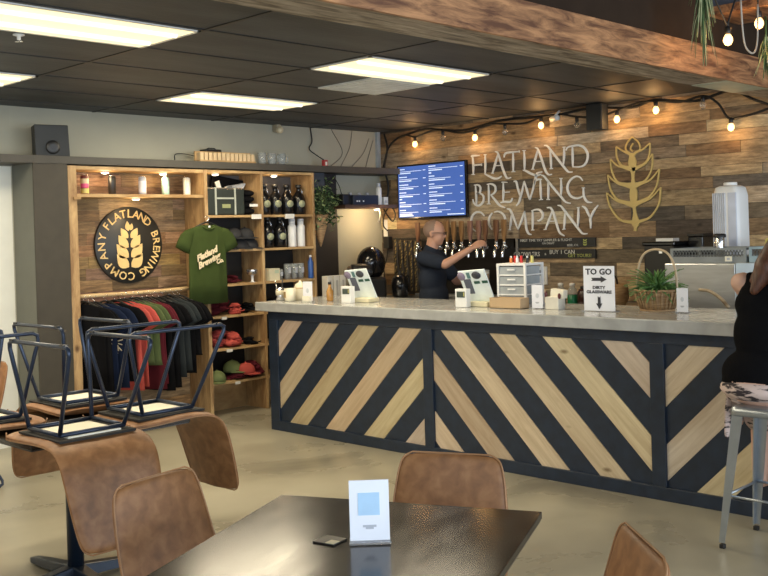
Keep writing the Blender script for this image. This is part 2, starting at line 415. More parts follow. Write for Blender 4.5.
# ledge along wall_back, column and panels under it
slab('trim_ledge', (-3, 7.26, 2.215), (7.74, 7.62, 2.275), M_LEDGE)
slab('trim_column', (3.61, 7.285, 0), (3.895, 7.62, 2.215), M_COLSIDE)
slab('trim_column_front', (3.612, 7.268, 0), (3.895, 7.285, 2.215), M_DARKWALL)
slab('trim_dark_panel', (6.50, 7.56, 0), (7.05, 7.62, 2.215), mat('black_brown_panel', (.018, .014, .011), .6))
slab('trim_slate_panel', (6.50, 7.40, 2.02), (6.74, 7.56, 2.215), mat('slate_blue_paint', (.05, .06, .075), .6))
slab('trim_corner_strip', (7.70, 7.585, 2.275), (7.745, 7.62, H1), mat('pale_grey_strip', (.45, .48, .5), .5))

# ================================================================== CEILING LIGHTS
def troffer(x0, y0, x1, y1, label):
    t = thing('ceiling_light', ((x0+x1)/2, (y0+y1)/2, H1-.012), 0, label, 'ceiling light', 'fluorescent ceiling panels')
    a, b = (x1-x0)/2, (y1-y0)/2
    f = MB(); w_ = .02
    f.box((-a, -b, 0), (a, -b+w_, .012)); f.box((-a, b-w_, 0), (a, b, .012)); f.box((-a, -b, 0), (-a+w_, b, .012)); f.box((a-w_, -b, 0), (a, b, .012))
    f.build('frame', M_WHITE, t)
    MB().box((-a+w_, -b+w_, .003), (a-w_, b-w_, .012)).build('diffuser', M_DIFF, t)
    for s in (-1, 1):
        MB().tube([(-a+.05, s*b*.45, .004), (a-.05, s*b*.45, .004)], .018, 8).build('tube', M_TUBE, t)
    l = area('panel_light', (0, 0, -.012), (0, 0, -1), 2*a-.05, 2*b-.05, 26, (1, .86, .62)); l.parent = t
M_DIFF = mat('lit_prismatic_diffuser', (.9, .85, .6), .5, emit=(1, .82, .46), estr=.82)
M_TUBE = mat('glowing_tube', (1, 1, .9), .5, emit=(1, .93, .64), estr=1.0)
troffer(1.90, 4.325, 3.10, 4.895, 'long glowing ceiling panel at the upper left corner, largest of the lit panels')
troffer(1.90, 6.125, 3.10, 6.695, 'lit ceiling panel cut off by the left edge, just above the back wall')
troffer(4.35, 6.125, 5.54, 6.695, 'lit ceiling panel over the merchandise shelves')
troffer(4.35, 4.325, 5.54, 4.895, 'lit ceiling panel over the bar, next to a small unlit white tile')
troffer(-.54, 4.325, .66, 4.895, 'ceiling panel above the empty floor left of the view')
troffer(-.54, 6.125, .66, 6.695, 'ceiling panel near the back wall left of the view')
v = thing('ceiling_vent', (5.27, 5.21, H1-.012), 0, 'small square unlit white ceiling tile beside the lit panel over the bar', 'ceiling tile')
MB().box((-.30, -.285, 0), (.30, .285, .011)).build('tile', mat('white_vent_tile', (.62, .64, .62), .5), v)
m_ = MB()
for k in range(9): m_.box((-.27, -.25+k*.06, -.003), (.27, -.235+k*.06, 0))
m_.build('slats', mat('vent_slat', (.5, .52, .5), .5), v)
sp = thing('sprinkler_head', (2.42, 4.98, H1-.03), 0, 'small pale sprinkler head under the dark ceiling tiles', 'sprinkler')
MB().lathe([(.03, .028), (.03, .022), (.01, .018), (.01, 0)], seg=12).build('body', M_WHITE, sp); MB().lathe([(.02, -.012), (.02, -.008)], seg=12).build('deflector', M_CHROME, sp)

# ================================================================== BAR
BL = 5.3
bar = thing('bar_counter', (5.24, 6.48, 0), RB, 'long bar front of navy frames filled with chevrons of pale and dark boards', 'bar')
f = MB()
f.box((0, -.012, 0), (BL, .03, .08)); f.box((0, -.012, .912), (BL, .03, .985))
for a, b in ((0, .11), (1.715, 1.805), (3.50, 3.592), (5.19, BL)): f.box((a, -.0115, .0795), (b, .03, .9125))
f.build('front_frame', M_NAVY, bar, bevel=.003)
MB().box((.1, .014, .05), (BL-.02, .03, .93)).build('dark_panel', M_NAVY, bar)
def clip(poly, f_, c, keep):           # half-plane clip of a polygon in (x,z): f_(p) <= c (keep=-1) or >= c (keep=1)
    out = []
    for i in range(len(poly)):
        p, q = poly[i], poly[(i+1) % len(poly)]; a, b = (f_(p)-c)*keep, (f_(q)-c)*keep
        if a >= 0: out.append(p)
        if a*b < 0: t = a/(a-b); out.append((p[0]+(q[0]-p[0])*t, p[1]+(q[1]-p[1])*t))
    return out
def boards(x0, x1, sgn, start, per, width, names, roty):
    fn = (lambda p: p[0]-p[1]) if sgn > 0 else (lambda p: p[0]+p[1])
    for which in (0, 1):
        m_ = MB(); n = 0
        for k in range(-8, 14):
            a = start+k*per + (0 if which == 0 else width+.004); b = a+(width if which == 0 else per-width-.008)
            pl = clip(clip([(x0, .08), (x1, .08), (x1, .912), (x0, .912)], fn, a, 1), fn, b, -1)
            if len(pl) > 2:
                t = random.uniform(.82, 1.0) if which == 0 else 1; m_.tone((t, t*random.uniform(.95, 1), t*random.uniform(.88, 1)))
                m_.poly([(p[0], .004 if which == 0 else .007, p[1]) for p in pl], (0, .01, 0)); n += 1
        m_.build(names[which], (M_LIGHTWOOD if sgn > 0 else M_LIGHTWOOD2) if which == 0 else M_NAVY, bar)
def wood_rot(name, src_args, roty):
    m = wood(name, *src_args[0], **src_args[1]); N = m.node_tree.nodes
    mp = [n for n in N if n.type == 'MAPPING'][0]; mp.vector_type = 'TEXTURE'; mp.inputs['Scale'].default_value = (1, 1/12, 1/12) ; mp.inputs['Rotation'].default_value = (0, roty, 0)
    return m
MATS.pop('bar_light_boards')
_a = (((.78, .68, .52), (.60, .49, .35), .5, (1, 12, 12), 'tone'), dict(gs=2.2, stain=.86))
M_LIGHTWOOD = wood_rot('bar_light_boards_rising', _a, -PI/4); M_LIGHTWOOD2 = wood_rot('bar_light_boards_falling', _a, PI/4)
boards(.11, 1.715, 1, -.7115, .4285, .21, ('light_boards', 'dark_boards'), PI/4)
boards(1.805, 3.50, -1, 1.93, .43, .208, ('light_boards', 'dark_boards'), -PI/4)
boards(3.592, 5.19, 1, 2.835-.4285*3, .4285, .21, ('light_boards', 'dark_boards'), PI/4)
MB().box((0, .03, 0), (.03, .70, .985)).build('end_panel', M_NAVY, bar)
MB().box((.03, .66, 0), (BL, .69, .985)).build('back_panel', M_NAVY, bar)
hk = MB().tube(arc((4.18, -.035, .95), .022, 0, 2*PI, 14), .004, 6); hk.box((4.17, -.03, .93), (4.19, -.012, .965)); hk.build('bag_hook', M_NAVY, bar)
ct = tag(MB(Matrix.Translation((5.24, 6.48, 0)) @ Matrix.Rotation(RB, 4, 'Z')).box((-.06, -.1, .986), (BL+.04, .74, 1.06)).build('countertop', M_CONCTOP, bevel=.006),
    'long polished grey concrete slab lying on top of the bar', 'countertop')
CT = 1.0605
# low back counter along the tap wall and under the alcove
bc = thing('back_counter', (7.47, 7.58, 0), RB, 'low dark work counter against the board wall under the beer taps', 'counter')
MB().box((0, -.27, .0), (3.9, .28, .9)).build('cabinet_body', M_DARKWALL, bc); MB().box((0, -.29, .9), (3.92, .28, .93)).build('worktop', M_STEEL, bc)
bc2 = thing('side_counter', (6.85, 7.30, 0), 0, 'short counter against the back wall beside the shelves, holding white binders', 'counter')
MB().box((-.33, -.24, 0), (.31, .24, .9)).build('cabinet_body', M_DARKWALL, bc2); MB().box((-.33, -.26, .9), (.31, .24, .935)).build('worktop', M_CONCTOP, bc2)

# ================================================================== MERCHANDISE WALL
def Wm(p): return Matrix.Rotation(-p.rotation_euler.z, 4, 'Z') @ Matrix.Translation(-p.location)
cd = thing('clothing_display', (4.55, 7.45, 0), 0, 'open pine clothes bay with plank back, upper shelf and hanging rail', 'display shelf')
X = Wm(cd)
MB(X).box((3.90, 7.275, 0), (3.975, 7.61, 2.205)).build('side_post', M_CABV, cd, bevel=.002)
MB(X).box((3.975, 7.285, 2.175), (5.196, 7.61, 2.205)).build('top_board', M_CABPINE, cd)
MB(X).box((3.975, 7.285, 1.955), (5.196, 7.60, 1.982)).build('shelf', M_CABPINE, cd, bevel=.002)
MB(X).box((3.94, 7.255, 1.935), (4.0, 7.285, 1.955)).build('shelf_bracket', M_CABPINE, cd)
m_ = MB(X); z = .0; rr = random.Random(3)
while z < 2.17:
    u = 3.975-rr.random()*.5; h = .098
    while u < 5.196:
        l = rr.uniform(.3, .95); k = rr.uniform(.72, 1.0); m_.tone((k, k*rr.uniform(.9, 1), k*rr.uniform(.82, 1)))
        a, b = max(u, 3.975), min(u+l, 5.196)
        if b > a+.01: m_.box((a+.001, 7.585-rr.uniform(0, .004), z+.001), (b-.001, 7.612, min(z+h, 2.17)-.001))
        u += l
    z += h
m_.build('plank_back', M_CABBACK, cd)
MB(X).tube([(3.975, 7.31, 1.165), (4.4, 7.312, 1.160), (4.8, 7.308, 1.163), (5.196, 7.31, 1.172)], .017, 10).build('hanging_rail', wood('round_pine_pole', (.66, .48, .25), (.45, .28, .12), .5, (1, 9, 9)), cd)
su = thing('shelving_unit', (5.85, 7.45, 0), 0, 'two-column pine shelving unit crammed with merchandise beside the green T-shirt', 'shelving')
X = Wm(su)
for x in ((5.20, 5.235), (5.83, 5.858), (6.468, 6.495)): MB(X).box((x[0], 7.28, 0), (x[1], 7.61, 2.205)).build('upright', M_CABV, su, bevel=.002)
for x in ((5.235, 5.83), (5.858, 6.468)):
    MB(X).box((x[0], 7.285, 2.18), (x[1], 7.60, 2.205)).build('top_board', M_CABPINE, su)
    for z in (1.80, 1.49, 1.18, .90, .607, .306): MB(X).box((x[0], 7.285, z-.022), (x[1], 7.60, z)).build('shelf', M_CABPINE, su, bevel=.0015)
    MB(X).box((x[0], 7.598, .306), (x[1], 7.612, 1.80)).build('back_board', M_BLACK, su)
    MB(X).box((x[0], 7.598, 1.80), (x[1], 7.612, 2.18)).build('back_board', mat('grey_brown_back', (.10, .09, .085), .6), su)
    MB(X).box((x[0], 7.590, 0), (x[1], 7.612, .284)).build('plank_back', M_CABPINE, su)
for i, (x, z, w_) in enumerate(((5.77, 1.79, .11), (6.17, 1.79, .11), (5.37, .895, .05), (5.42, .60, .06), (5.5, .30, .05), (5.32, 1.17, .07))):
    MB(X).box((x-w_/2, 7.272, z-.028), (x+w_/2, 7.283, z+.016 if z > 1.7 else z-.004)).build('price_tag', M_TAG, su)

def puck(x, y, z, label, pw=1.3):
    t = thing('puck_light', (x, y, z), 0, label, 'puck light', 'small lit puck lamps in the merchandise wall')
    MB().lathe([(.036, 0), (.038, -.004), (.034, -.012), (.026, -.014)], seg=18).build('housing', M_WHITE, t)
    MB().lathe([(.030, -.012), (.026, -.018), (.01, -.021)], seg=18).build('lens', M_PUCK, t)
    l = point('puck_glow', (x, y, z-.05), pw, (1, .72, .40), .03); l.parent = t; l.location = (0, 0, -.05)
puck(4.30, 7.40, 2.175, 'left puck lamp glowing above the row of cans')
puck(4.86, 7.40, 2.175, 'right puck lamp glowing above the row of cans')
puck(5.38, 7.36, 2.18, 'puck lamp glowing above the green cooler bag', .9)
puck(6.06, 7.36, 2.18, 'puck lamp glowing above the upper row of black growlers', .9)
puck(4.56, 7.36, 1.954, 'puck lamp under the can shelf shining on the round sign', 1.6)

# cans on the upper shelf
def can(x, cols, label):
    t = thing('beverage_can', (x, 7.43, 1.982), 0, label, 'can', 'drink cans on the upper display shelf')
    MB().lathe([(.024, 0), (.032, .008), (.032, .145), (.026, .157)], seg=20).build('body', cols[0], t)
    MB().lathe([(.027, .156), (.028, .160), (.024, .160), (.022, .157)], seg=20).build('lid', M_CHROME, t)
    for (a, b, m) in cols[1:]: MB().lathe([(.0322, a), (.0326, a+.002), (.0326, b-.002), (.0322, b)], seg=20).build('label_band', m, t)
M_PINK = mat('pink_label', (.75, .10, .25), .4); M_LIME = mat('yellow_green_label', (.55, .50, .16), .4)
can(4.13, (mat('dark_red_can', (.20, .05, .04), .35), (.09, .13, mat('cream_label', (.7, .6, .35), .4)), (.055, .09, M_PINK), (.01, .05, M_LIME)), 'slim can with pink, cream and lime bands, leftmost on the upper shelf')
can(4.38, (M_BLACK,), 'plain black can on the upper shelf, second from the left')
can(4.67, (mat('silver_blue_can', (.45, .48, .55), .3), (.02, .12, mat('white_can_label', (.72, .72, .76), .4))), 'silver and white can in the middle of the upper shelf')
can(4.90, (mat('aqua_can', (.36, .62, .56), .35), (.02, .13, mat('aqua_label', (.42, .66, .58), .4))), 'pale aqua can on the upper shelf')
can(5.12, (mat('cream_can', (.85, .84, .72), .35), (.02, .13, mat('ivory_label', (.82, .80, .66), .4))), 'ivory white can, rightmost on the upper shelf')

# round sign
sg = thing('round_sign', (4.605, 7.57, 1.56), 0, 'round black sign with a gold wheat ear and gold ring of lettering', 'sign')
MB(Matrix.Rotation(PI/2, 4, 'X')).lathe([(.325, -.012), (.328, -.009), (.328, .009), (.325, .012)], seg=56).build('disc', M_SIGNBLK, sg)
m_ = MB()
def ring_text(mb, s, r, a0, a1, size):
    for i, ch in enumerate(s):
        a = a0+(a1-a0)*i/(len(s)-1)
        text_mb(mb, ch, size, r*math.cos(a), r*math.sin(a), -.013, .003, rot=a-PI/2, bold=.001)
D_ = math.radians
ring_text(m_, 'FLATLAND', .265, D_(143), D_(47), .098)
ring_text(m_, 'BREWING', .265, D_(20), D_(-62), .098)
ring_text(m_, 'COMPANY', .265, D_(-88), D_(-196), .098)
m_.build('lettering', M_LOGOGOLD, sg)
m_ = MB()
def leaf2(mb, base, tip, bulge, d=.003, y=-.013):
    b = V((base[0], 0, base[1])); t = V((tip[0], 0, tip[1])); ax = t-b; n = V((-ax.z, 0, ax.x)).normalized(); L_ = []; R_ = []
    for i in range(9):
        s_ = i/8; wv = math.sin(PI*s_**.8)*ax.length*.5
        L_.append(b+ax*s_+n*wv*bulge[0]); R_.append(b+ax*s_-n*wv*bulge[1])
    pts = L_+R_[-2:0:-1]
    mb.poly([(p.x, y, p.z) for p in pts], (0, -d, 0))
for i, (zb, wx, dz) in enumerate(((-.19, .125, .115), (-.105, .125, .115), (-.02, .105, .105), (.06, .08, .085))):
    for s_ in (-1, 1): leaf2(m_, (s_*.012, zb), (s_*wx, zb+dz), (.45, .75) if s_ > 0 else (.75, .45))
leaf2(m_, (-.008, .12), (-.018, .205), (.6, .5)); leaf2(m_, (.014, .125), (.028, .185), (.6, .6))
m_.build('wheat_emblem', M_LOGOGOLD, sg)

# ================================================================== CLOTHES
def shirt_mesh(mb, w_=.21, L_=.66, th=.018, seed=0, sleeve=1):
    """hanging T-shirt, width along x, thickness along y, neck at the origin"""
    r = random.Random(seed); ph = r.random()*6; n = 28
    def ring(z, a, c=0, sk=1.0):
        out = []
        for k in range(n):
            t = 2*PI*k/n; x = math.copysign(abs(math.cos(t))**.75, math.cos(t))*a+c; y = math.sin(t)*th
            dz = -z; y += .010*math.sin(x*38+ph+z*2)*min(1, dz*3) + .006*math.sin(x*70+ph*2)*min(1, dz*2)
            out.append(V((x, y, z)))
        return out
    mb.rings([ring(-.012, .075), ring(-.018, .10), ring(-.034, .155), ring(-.055, .19), ring(-.10, w_*.985), ring(-.20, w_*.95), ring(-.35, w_*.96), ring(-.5, w_*.99), ring(-L_, w_*1.03)])
    if sleeve:
        for s in (-1, 1):
            R = []
            for i, (cx, cz, hw) in enumerate(((.155, -.045, .02), (.185, -.075, .055), (.215, -.12, .075), (.24, -.17, .082), (.262, -.225, .086))):
                rowv = []
                ax = V((.45, 0, -.9)).normalized(); pr = V((.9, 0, .45)).normalized()
                for k in range(12):
                    t = 2*PI*k/12; p = V((cx, 0, cz)) + pr*math.cos(t)*hw*.9; rowv.append(V((s*p.x, math.sin(t)*th*.95, p.z)))
                R.append(rowv if s > 0 else rowv[::-1])
            mb.rings(R)
def hanger(loc, rz, label, grp):
    h = thing('clothes_hanger', loc, rz, label, 'hanger', grp)
    MB().tube(smooth_pts([(-.19, 0, -.065), (-.10, 0, -.02), (0, 0, .012), (.10, 0, -.02), (.19, 0, -.065)]), .008, 6).build('arms', M_BLACK, h)
    MB().tube([(0, 0, .01)]+arc((0, 0, .046), .021, -PI*.5, PI*.9, 10)[0:], .0035, 6).build('hook', M_CHROME, h)
    return h
CORAL = mat('coral_red_cotton', (.42, .075, .06), .9, var=.1, spec=.1); NAVY = mat('navy_cotton', (.010, .016, .038), .9, var=.15, spec=.08)
BLK = mat('black_cotton', (.006, .006, .007), .95, var=.2, spec=.08); MAROON = mat('maroon_cotton', (.085, .012, .018), .9, var=.1, spec=.1); GREY = mat('charcoal_grey_cotton', (.026, .031, .033), .9, var=.1, spec=.08)
OLV = mat('sage_olive_cotton', (.075, .10, .04), .9, var=.1, spec=.1)
rack = [(4.035, BLK, 'black T-shirt, first on the rail beside the left post', .62), (4.085, BLK, 'black T-shirt with an orange badge print near the left end of the rail', .66), (4.145, NAVY, 'navy T-shirt with a white splash print, nearer the left post', .66),
    (4.265, NAVY, 'navy T-shirt with a white splash print, next to the coral shirt', .64), (4.36, BLK, 'black T-shirt squeezed between navy and coral shirts', .60), (4.42, CORAL, 'coral red T-shirt hanging in the middle of the rail', .68),
    (4.47, CORAL, 'second coral red T-shirt half hidden behind the first', .66), (4.55, OLV, 'olive green T-shirt hanging right of the coral ones', .48), (4.60, OLV, 'second olive green T-shirt, partly hidden by the first', .50), (4.66, MAROON, 'maroon T-shirt hanging between green and black shirts', .70), (4.71, MAROON, 'second maroon T-shirt behind the first one', .66),
    (4.78, BLK, 'long black T-shirt right of the maroon ones', .72), (4.85, BLK, 'black T-shirt with a small yellow print right of the middle', .70), (4.91, GREY, 'charcoal grey T-shirt near the right end of the rail', .62), (4.97, GREY, 'second charcoal grey T-shirt near the right end of the rail', .58), (5.03, BLK, 'black T-shirt second from the right end of the rail', .60), (5.09, BLK, 'rightmost black T-shirt on the rail', .44)]
for i, (x, m, lab, L_) in enumerate(rack):
    x = 4.02+(x-4.035)*.86
    a = PI/2 + random.uniform(-.08, .08) + .42; zz = 1.105+random.uniform(-.008, .006)
    hanger((x, 7.31, zz), a, 'hanger holding the '+' '.join(lab.split()[:13]), 'hangers on the clothes rail')
    t = thing('t_shirt', (x, 7.31, zz), a, lab, 'T-shirt', 'T-shirts on the clothes rail')
    m_ = MB(); shirt_mesh(m_, .205+random.uniform(-.01, .01), L_+.05, .016, i); m_.build('body', m, t)
    q = MB()
    if 'splash' in lab:
        rr = random.Random(i)
        for k in range(26):
            aa = rr.uniform(0, 2*PI); r0 = rr.uniform(.02, .05); r1 = r0+rr.uniform(.02, .05)
            q.ribbon([(-.09+r0*math.cos(aa), -.32+r0*1.5*math.sin(aa)), (-.09+r1*math.cos(aa), -.32+r1*1.5*math.sin(aa))], .008, .004)
        # print lies on the face turned towards the room (local +y is turned to -x)
        bmesh.ops.transform(q.bm, matrix=Matrix.Translation((0, .031, 0)), verts=q.bm.verts); q.build('print', M_CREAMINK, t)
    elif 'badge' in lab or 'yellow' in lab:
        q.poly([(p.x+(-.05 if 'badge' in lab else -.10), .030, p.z-.27) for p in arc((0, 0, 0), .035, 0, 2*PI, 14)[:-1]], (0, .003, 0)); q.build('print', mat('orange_print', (.55, .16, .05), .7) if 'badge' in lab else M_CREAMINK, t)
    else: q.bm.free()
# big olive T-shirt on the front of the shelving
hanger((5.17, 7.215, 1.725), 0, 'black hanger on the shelf edge holding the large olive green shirt', 'front hanger')
t = thing('t_shirt', (5.17, 7.215, 1.725), 0, 'olive green T-shirt with a cream script print hanging on the shelf front', 'T-shirt')
m_ = MB(); shirt_mesh(m_, .205, .70, .028, 99); m_.build('body', M_GREEN, t)
m_ = MB(); text_mb(m_, 'Flatland', .074, -.045, -.265, -.045, .004, rot=.38, shear=.35, bold=.003); text_mb(m_, 'Brewing', .074, -.025, -.325, -.045, .004, rot=.38, shear=.35, bold=.003); text_mb(m_, 'Co.', .055, .09, -.33, -.045, .004, rot=.25, shear=.35, bold=.002)
m_.build('print', M_CREAMINK, t)
MB().tube(smooth_pts([(-.075, -.012, -.012), (-.05, -.032, -.035), (0, -.038, -.05), (.05, -.032, -.035), (.075, -.012, -.012)]), .007, 6).build('collar', M_GREEN, t)
MB().box((-.010, -.036, -.034), (.010, -.033, -.018)).build('neck_tag', M_WHITE, t)

# ================================================================== SHELF CONTENTS
# cooler bag
cb = thing('cooler_bag', (5.47, 7.40, 1.80), 0, 'dark grey-green soft cooler bag with pale straps on the top left shelf', 'bag')
MB().box((-.22, -.09, 0), (.20, .13, .25)).build('body', mat('grey_green_nylon', (.020, .027, .022), .7, bump=.4), cb, bevel=.02, seg=3)
for x in (-.13, .085): MB().box((x-.008, -.097, .004), (x+.008, -.088, .25)).build('strap', mat('pale_webbing', (.42, .44, .38), .8), cb)
MB().box((-.118, -.099, .145), (.073, -.090, .16)).build('handle', mat('pale_webbing', (.42, .44, .38), .8), cb)
MB().box((-.06, -.096, .065), (.03, -.090, .10)).build('badge', mat('olive_badge', (.3, .32, .15), .6), cb)
MB().box((-.215, -.094, .236), (.17, -.086, .243)).build('zip', M_SILVER, cb)
cb2 = thing('folded_garment', (5.73, 7.40, 1.80), 0, 'dark rolled garment with a white tag stuffed right of the cooler bag', 'clothing')
m_ = MB()
for k in range(4): m_.ball((0, .0, .035+k*.055), (.065, .13, .036), 16)
m_.build('body', BLK, cb2); MB().box((-.04, -.135, .075), (.05, -.128, .10)).build('tag', M_TAG, cb2)
ps = thing('print_garment', (5.60, 7.52, 2.02), 0, 'black garment with white printed streaks pinned above the cooler bag', 'clothing')
MB(Matrix.Rotation(.15, 4, 'Y')).box((-.16, 0, -.05), (.2, .012, .14)).build('cloth', BLK, ps)
m_ = MB(); rr = random.Random(5)
m_.box((-.10, -.05, .0), (-.055, -.035, .13), Matrix.Rotation(-.35, 4, 'Y'))
for k in range(9): x = -.02+k*.022; m_.ribbon(smooth_pts([(x, .0+rr.uniform(-.02, .01)), (x+.02, .03+rr.uniform(-.02, .02)), (x+.06, .05+k*.004)]), .014, .03)
m_.build('print', M_WHITE, ps)
# growlers
def bottle_prof(r, h, kind):
    if kind == 'growler': return [(r*.9, 0), (r, .01), (r, h*.56), (r*.9, h*.66), (r*.5, h*.80), (r*.36, h*.86), (r*.36, h*.96), (r*.42, h*.965), (r*.42, h)]
    return [(r*.94, 0), (r, .01), (r, h*.78), (r*.93, h*.84), (r*.68, h*.88), (r*.68, h*.9), (r*.74, h*.905), (r*.74, h)]
def growler(x, y, z, label):
    t = thing('growler', (x, y, z), 0, label, 'growler', 'black growlers on the shelves')
    MB().lathe(bottle_prof(.062, .27, 'growler'), seg=22).build('body', M_BLACKG, t)
    MB().lathe([(.028, .262), (.03, .266), (.03, .288), (.026, .292)], seg=16).build('cap', M_BLACK, t)
    MB().tube(arc((.0, 0, .215), .045, -.2*PI, .55*PI, 8), .006, 6).build('handle', M_SILVER, t)
    MB(Matrix.Translation((-.012, -.0615, .105)) @ Matrix.Rotation(-.25, 4, 'Z') @ Matrix.Rotation(PI/2, 4, 'X')).lathe([(.034, -.002), (.034, .002)], seg=20).build('label', mat('round_sage_label', (.36, .38, .24), .6), t)
for i, (x, lb) in enumerate(((5.965, 'leftmost'), (6.10, 'second from left'), (6.245, 'third from left'), (6.395, 'rightmost'))): growler(x, 7.40, 1.80, 'black growler with a round label, %s of four on the top shelf' % lb)
growler(5.985, 7.39, 1.49, 'black growler with a round label, left one on the shelf with white bottles'); growler(6.135, 7.39, 1.49, 'black growler with a round label beside the white bottles')
for x, lb in ((6.28, 'white steel bottle standing next to the black growler'), (6.39, 'white steel bottle standing at the right upright')):
    t = thing('water_bottle', (x, 7.38, 1.49), 0, lb, 'bottle', 'white steel bottles')
    MB().lathe(bottle_prof(.042, .245, 'b'), seg=22).build('body', M_WHITE, t); MB().lathe([(.032, .245), (.032, .268), (.028, .272)], seg=18).build('cap', mat('pale_grey_cap', (.55, .57, .6), .4), t)
# third shelf, right column
t = thing('gift_box', (5.99, 7.37, 1.18), .1, 'cream cardboard box on the shelf beside the row of glasses', 'box')
MB().box((-.068, -.06, 0), (.068, .06, .115)).build('body', mat('cream_card', (.68, .62, .42), .7), t, bevel=.003); MB().box((.0, -.062, .07), (.05, -.059, .10)).build('label', mat('pale_green_label', (.5, .58, .42), .6), t)
def glass(name, x, y, z, r, h, label, grp, stem=False):
    t = thing(name, (x, y, z), 0, label, 'glass', grp)
    if stem: pr = [(.035, 0), (.033, .004), (.006, .008), (.006, .05), (.03, .065), (.045, .10), (.04, .14), (.038, .14), (.043, .10), (.028, .07), (.002, .058)]
    else: pr = [(r*.85, 0), (r, h), (r*.93, h), (r*.78, .012), (.001, .012)]
    MB().lathe(pr, seg=18).build('bowl', M_GLASS, t)
    return t
for i, (x, lb, h) in enumerate(((6.10, 'short stemmed beer glass right of the cream box', .10), (6.20, 'tall pint glass in the row right of the cream box, nearest the box', .15), (6.285, 'tall pint glass in the middle of the shelf row', .15), (6.365, 'tall pint glass at the right end of the row beside the blue can', .15))):
    t = glass('pint_glass', x, 7.37, 1.18, .036, h, lb, 'glasses on the middle shelf')
    MB().box((-.015, -.036, h*.4), (.015, -.0335, h*.75)).build('logo', M_GREYINK, t)
t = thing('blue_bottle', (6.435, 7.30, 1.18), 0, 'blue bottle squeezed against the right upright above the glasses', 'bottle')
MB().lathe([(.024, 0), (.026, .01), (.026, .16), (.012, .19), (.012, .21)], seg=16).build('body', mat('blue_label_bottle', (.03, .10, .35), .35), t); MB().lathe([(.013, .205), (.013, .225)], seg=12).build('cap', M_WHITE, t)
t = thing('goblet', (5.75, 7.34, 1.18), 0, 'small silver goblet with a white stem beside the green T-shirt', 'goblet')
MB().lathe([(.03, 0), (.012, .008), (.012, .055), (.018, .06)], seg=16).build('stem', M_WHITE, t)
MB().lathe([(.01, .058), (.045, .075), (.052, .11), (.048, .12), (.042, .11), (.004, .07)], seg=18).build('cup', M_SILVER, t)
# soft goods
def heap(name, x, y, z, w_, d, h, m, label, cat='clothing', n=7, seed=0, grp='folded clothes and caps on the shelves'):
    t = thing(name, (x, y, z), 0, label, cat, grp); rr = random.Random(seed); m_ = MB()
    for k in range(n):
        f_ = k/max(1, n-1); s_ = 1-.45*f_
        m_.ball((rr.uniform(-.3, .3)*w_*s_, rr.uniform(-.2, .2)*d, h*(.2+.6*f_)), (w_*.36*s_, d*.40, h*.21), 14, Matrix.Rotation(rr.uniform(-.25, .25), 4, 'Y'))
    for v_ in m_.bm.verts: v_.co += noise.noise_vector(v_.co*26+V((seed, 0, 0)))*.016
    m_.build('cloth', m, t)
    bm_ = MB(); bm_.tube(smooth_pts([(-w_*.35, -d*.42, h*.35), (0, -d*.5, h*.28), (w_*.35, -d*.42, h*.35)]), .006, 6).build('hem', m, t)
    return t
def cap(x, y, z, m, label, rz=0):
    t = thing('baseball_cap', (x, y, z), rz, label, 'cap', 'caps on the shelves')
    MB().lathe([(.083, 0), (.085, .03), (.074, .065), (.045, .092), (.01, .102)], seg=20, sy=1.05).build('crown', m, t)
    m_ = MB(); R = []
    for i in range(9):
        a = -PI*.85+i*PI*.7/8; R.append((.085*math.cos(a), .085*math.sin(a)))
    pts = [(p[0], p[1], .012) for p in R]+[(p[0]*.95, p[1]-.065*math.sin((i+.5)/9*PI), .004) for i, p in reversed(list(enumerate(R)))]
    m_.poly(pts, (0, 0, -.006)).build('brim', m, t)
    MB().ball((0, 0, .103), .008, 8).build('button', m, t)
for i, (x, lb) in enumerate(((5.52, 'black cap on the dark shelf under the cooler bag, nearest the green shirt'), (5.66, 'black cap on the dark shelf under the cooler bag, in the middle'), (5.77, 'black cap on the dark shelf under the cooler bag, by the divider'))): cap(x, 7.40, 1.49, mat('dark_cap_cloth', (.018, .018, .02), .8), lb, .2*i)
for i, (x, lb) in enumerate(((5.60, 'black cap stacked on top of another on the dark shelf, left of two'), (5.73, 'black cap stacked on top of another on the dark shelf, right of two'))): cap(x, 7.41, 1.585, mat('dark_cap_cloth', (.018, .018, .02), .8), lb, .3)
heap('folded_garment', 5.55, 7.42, 1.18, .20, .2, .07, MAROON, 'small maroon garment on the shelf beside the green shirt hem', n=3, seed=2)
heap('folded_garment', 5.40, 7.42, .90, .30, .24, .20, MAROON, 'dark red garment pile on the shelf at countertop height', n=7, seed=3)
heap('folded_garment', 5.56, 7.36, .90, .15, .16, .10, CORAL, 'coral cloth spilling beside the dark red pile at countertop height', n=5, seed=4)
heap('folded_garment', 5.71, 7.40, .90, .18, .2, .09, BLK, 'black folded cloth at the right of the countertop-height shelf', n=4, seed=14)
heap('folded_garment', 5.36, 7.42, .607, .24, .24, .16, mat('dark_coral', (.25, .03, .03), .85), 'dark red garment at the left of the shelf with the coral pile', n=6, seed=5)
heap('folded_garment', 5.50, 7.37, .607, .22, .2, .135, CORAL, 'bright coral garment pile in the middle of its shelf', n=8, seed=6)
heap('folded_garment', 5.74, 7.38, .607, .17, .18, .07, BLK, 'black bundle with a pale print right of the coral pile', n=3, seed=7)
cap(5.33, 7.36, .306, mat('olive_cap_cloth', (.12, .15, .05), .8), 'olive green cap at the left of the lowest shelf', -.5)
cap(5.55, 7.42, .37, mat('olive_cap_cloth', (.12, .15, .05), .8), 'olive green cap sitting behind the coral one on the lowest shelf', .2)
heap('folded_garment', 5.53, 7.39, .306, .22, .22, .075, MAROON, 'maroon cloth under the caps on the lowest shelf', n=3, seed=8)
cap(5.64, 7.34, .345, CORAL, 'coral red cap on the lowest shelf', .6)
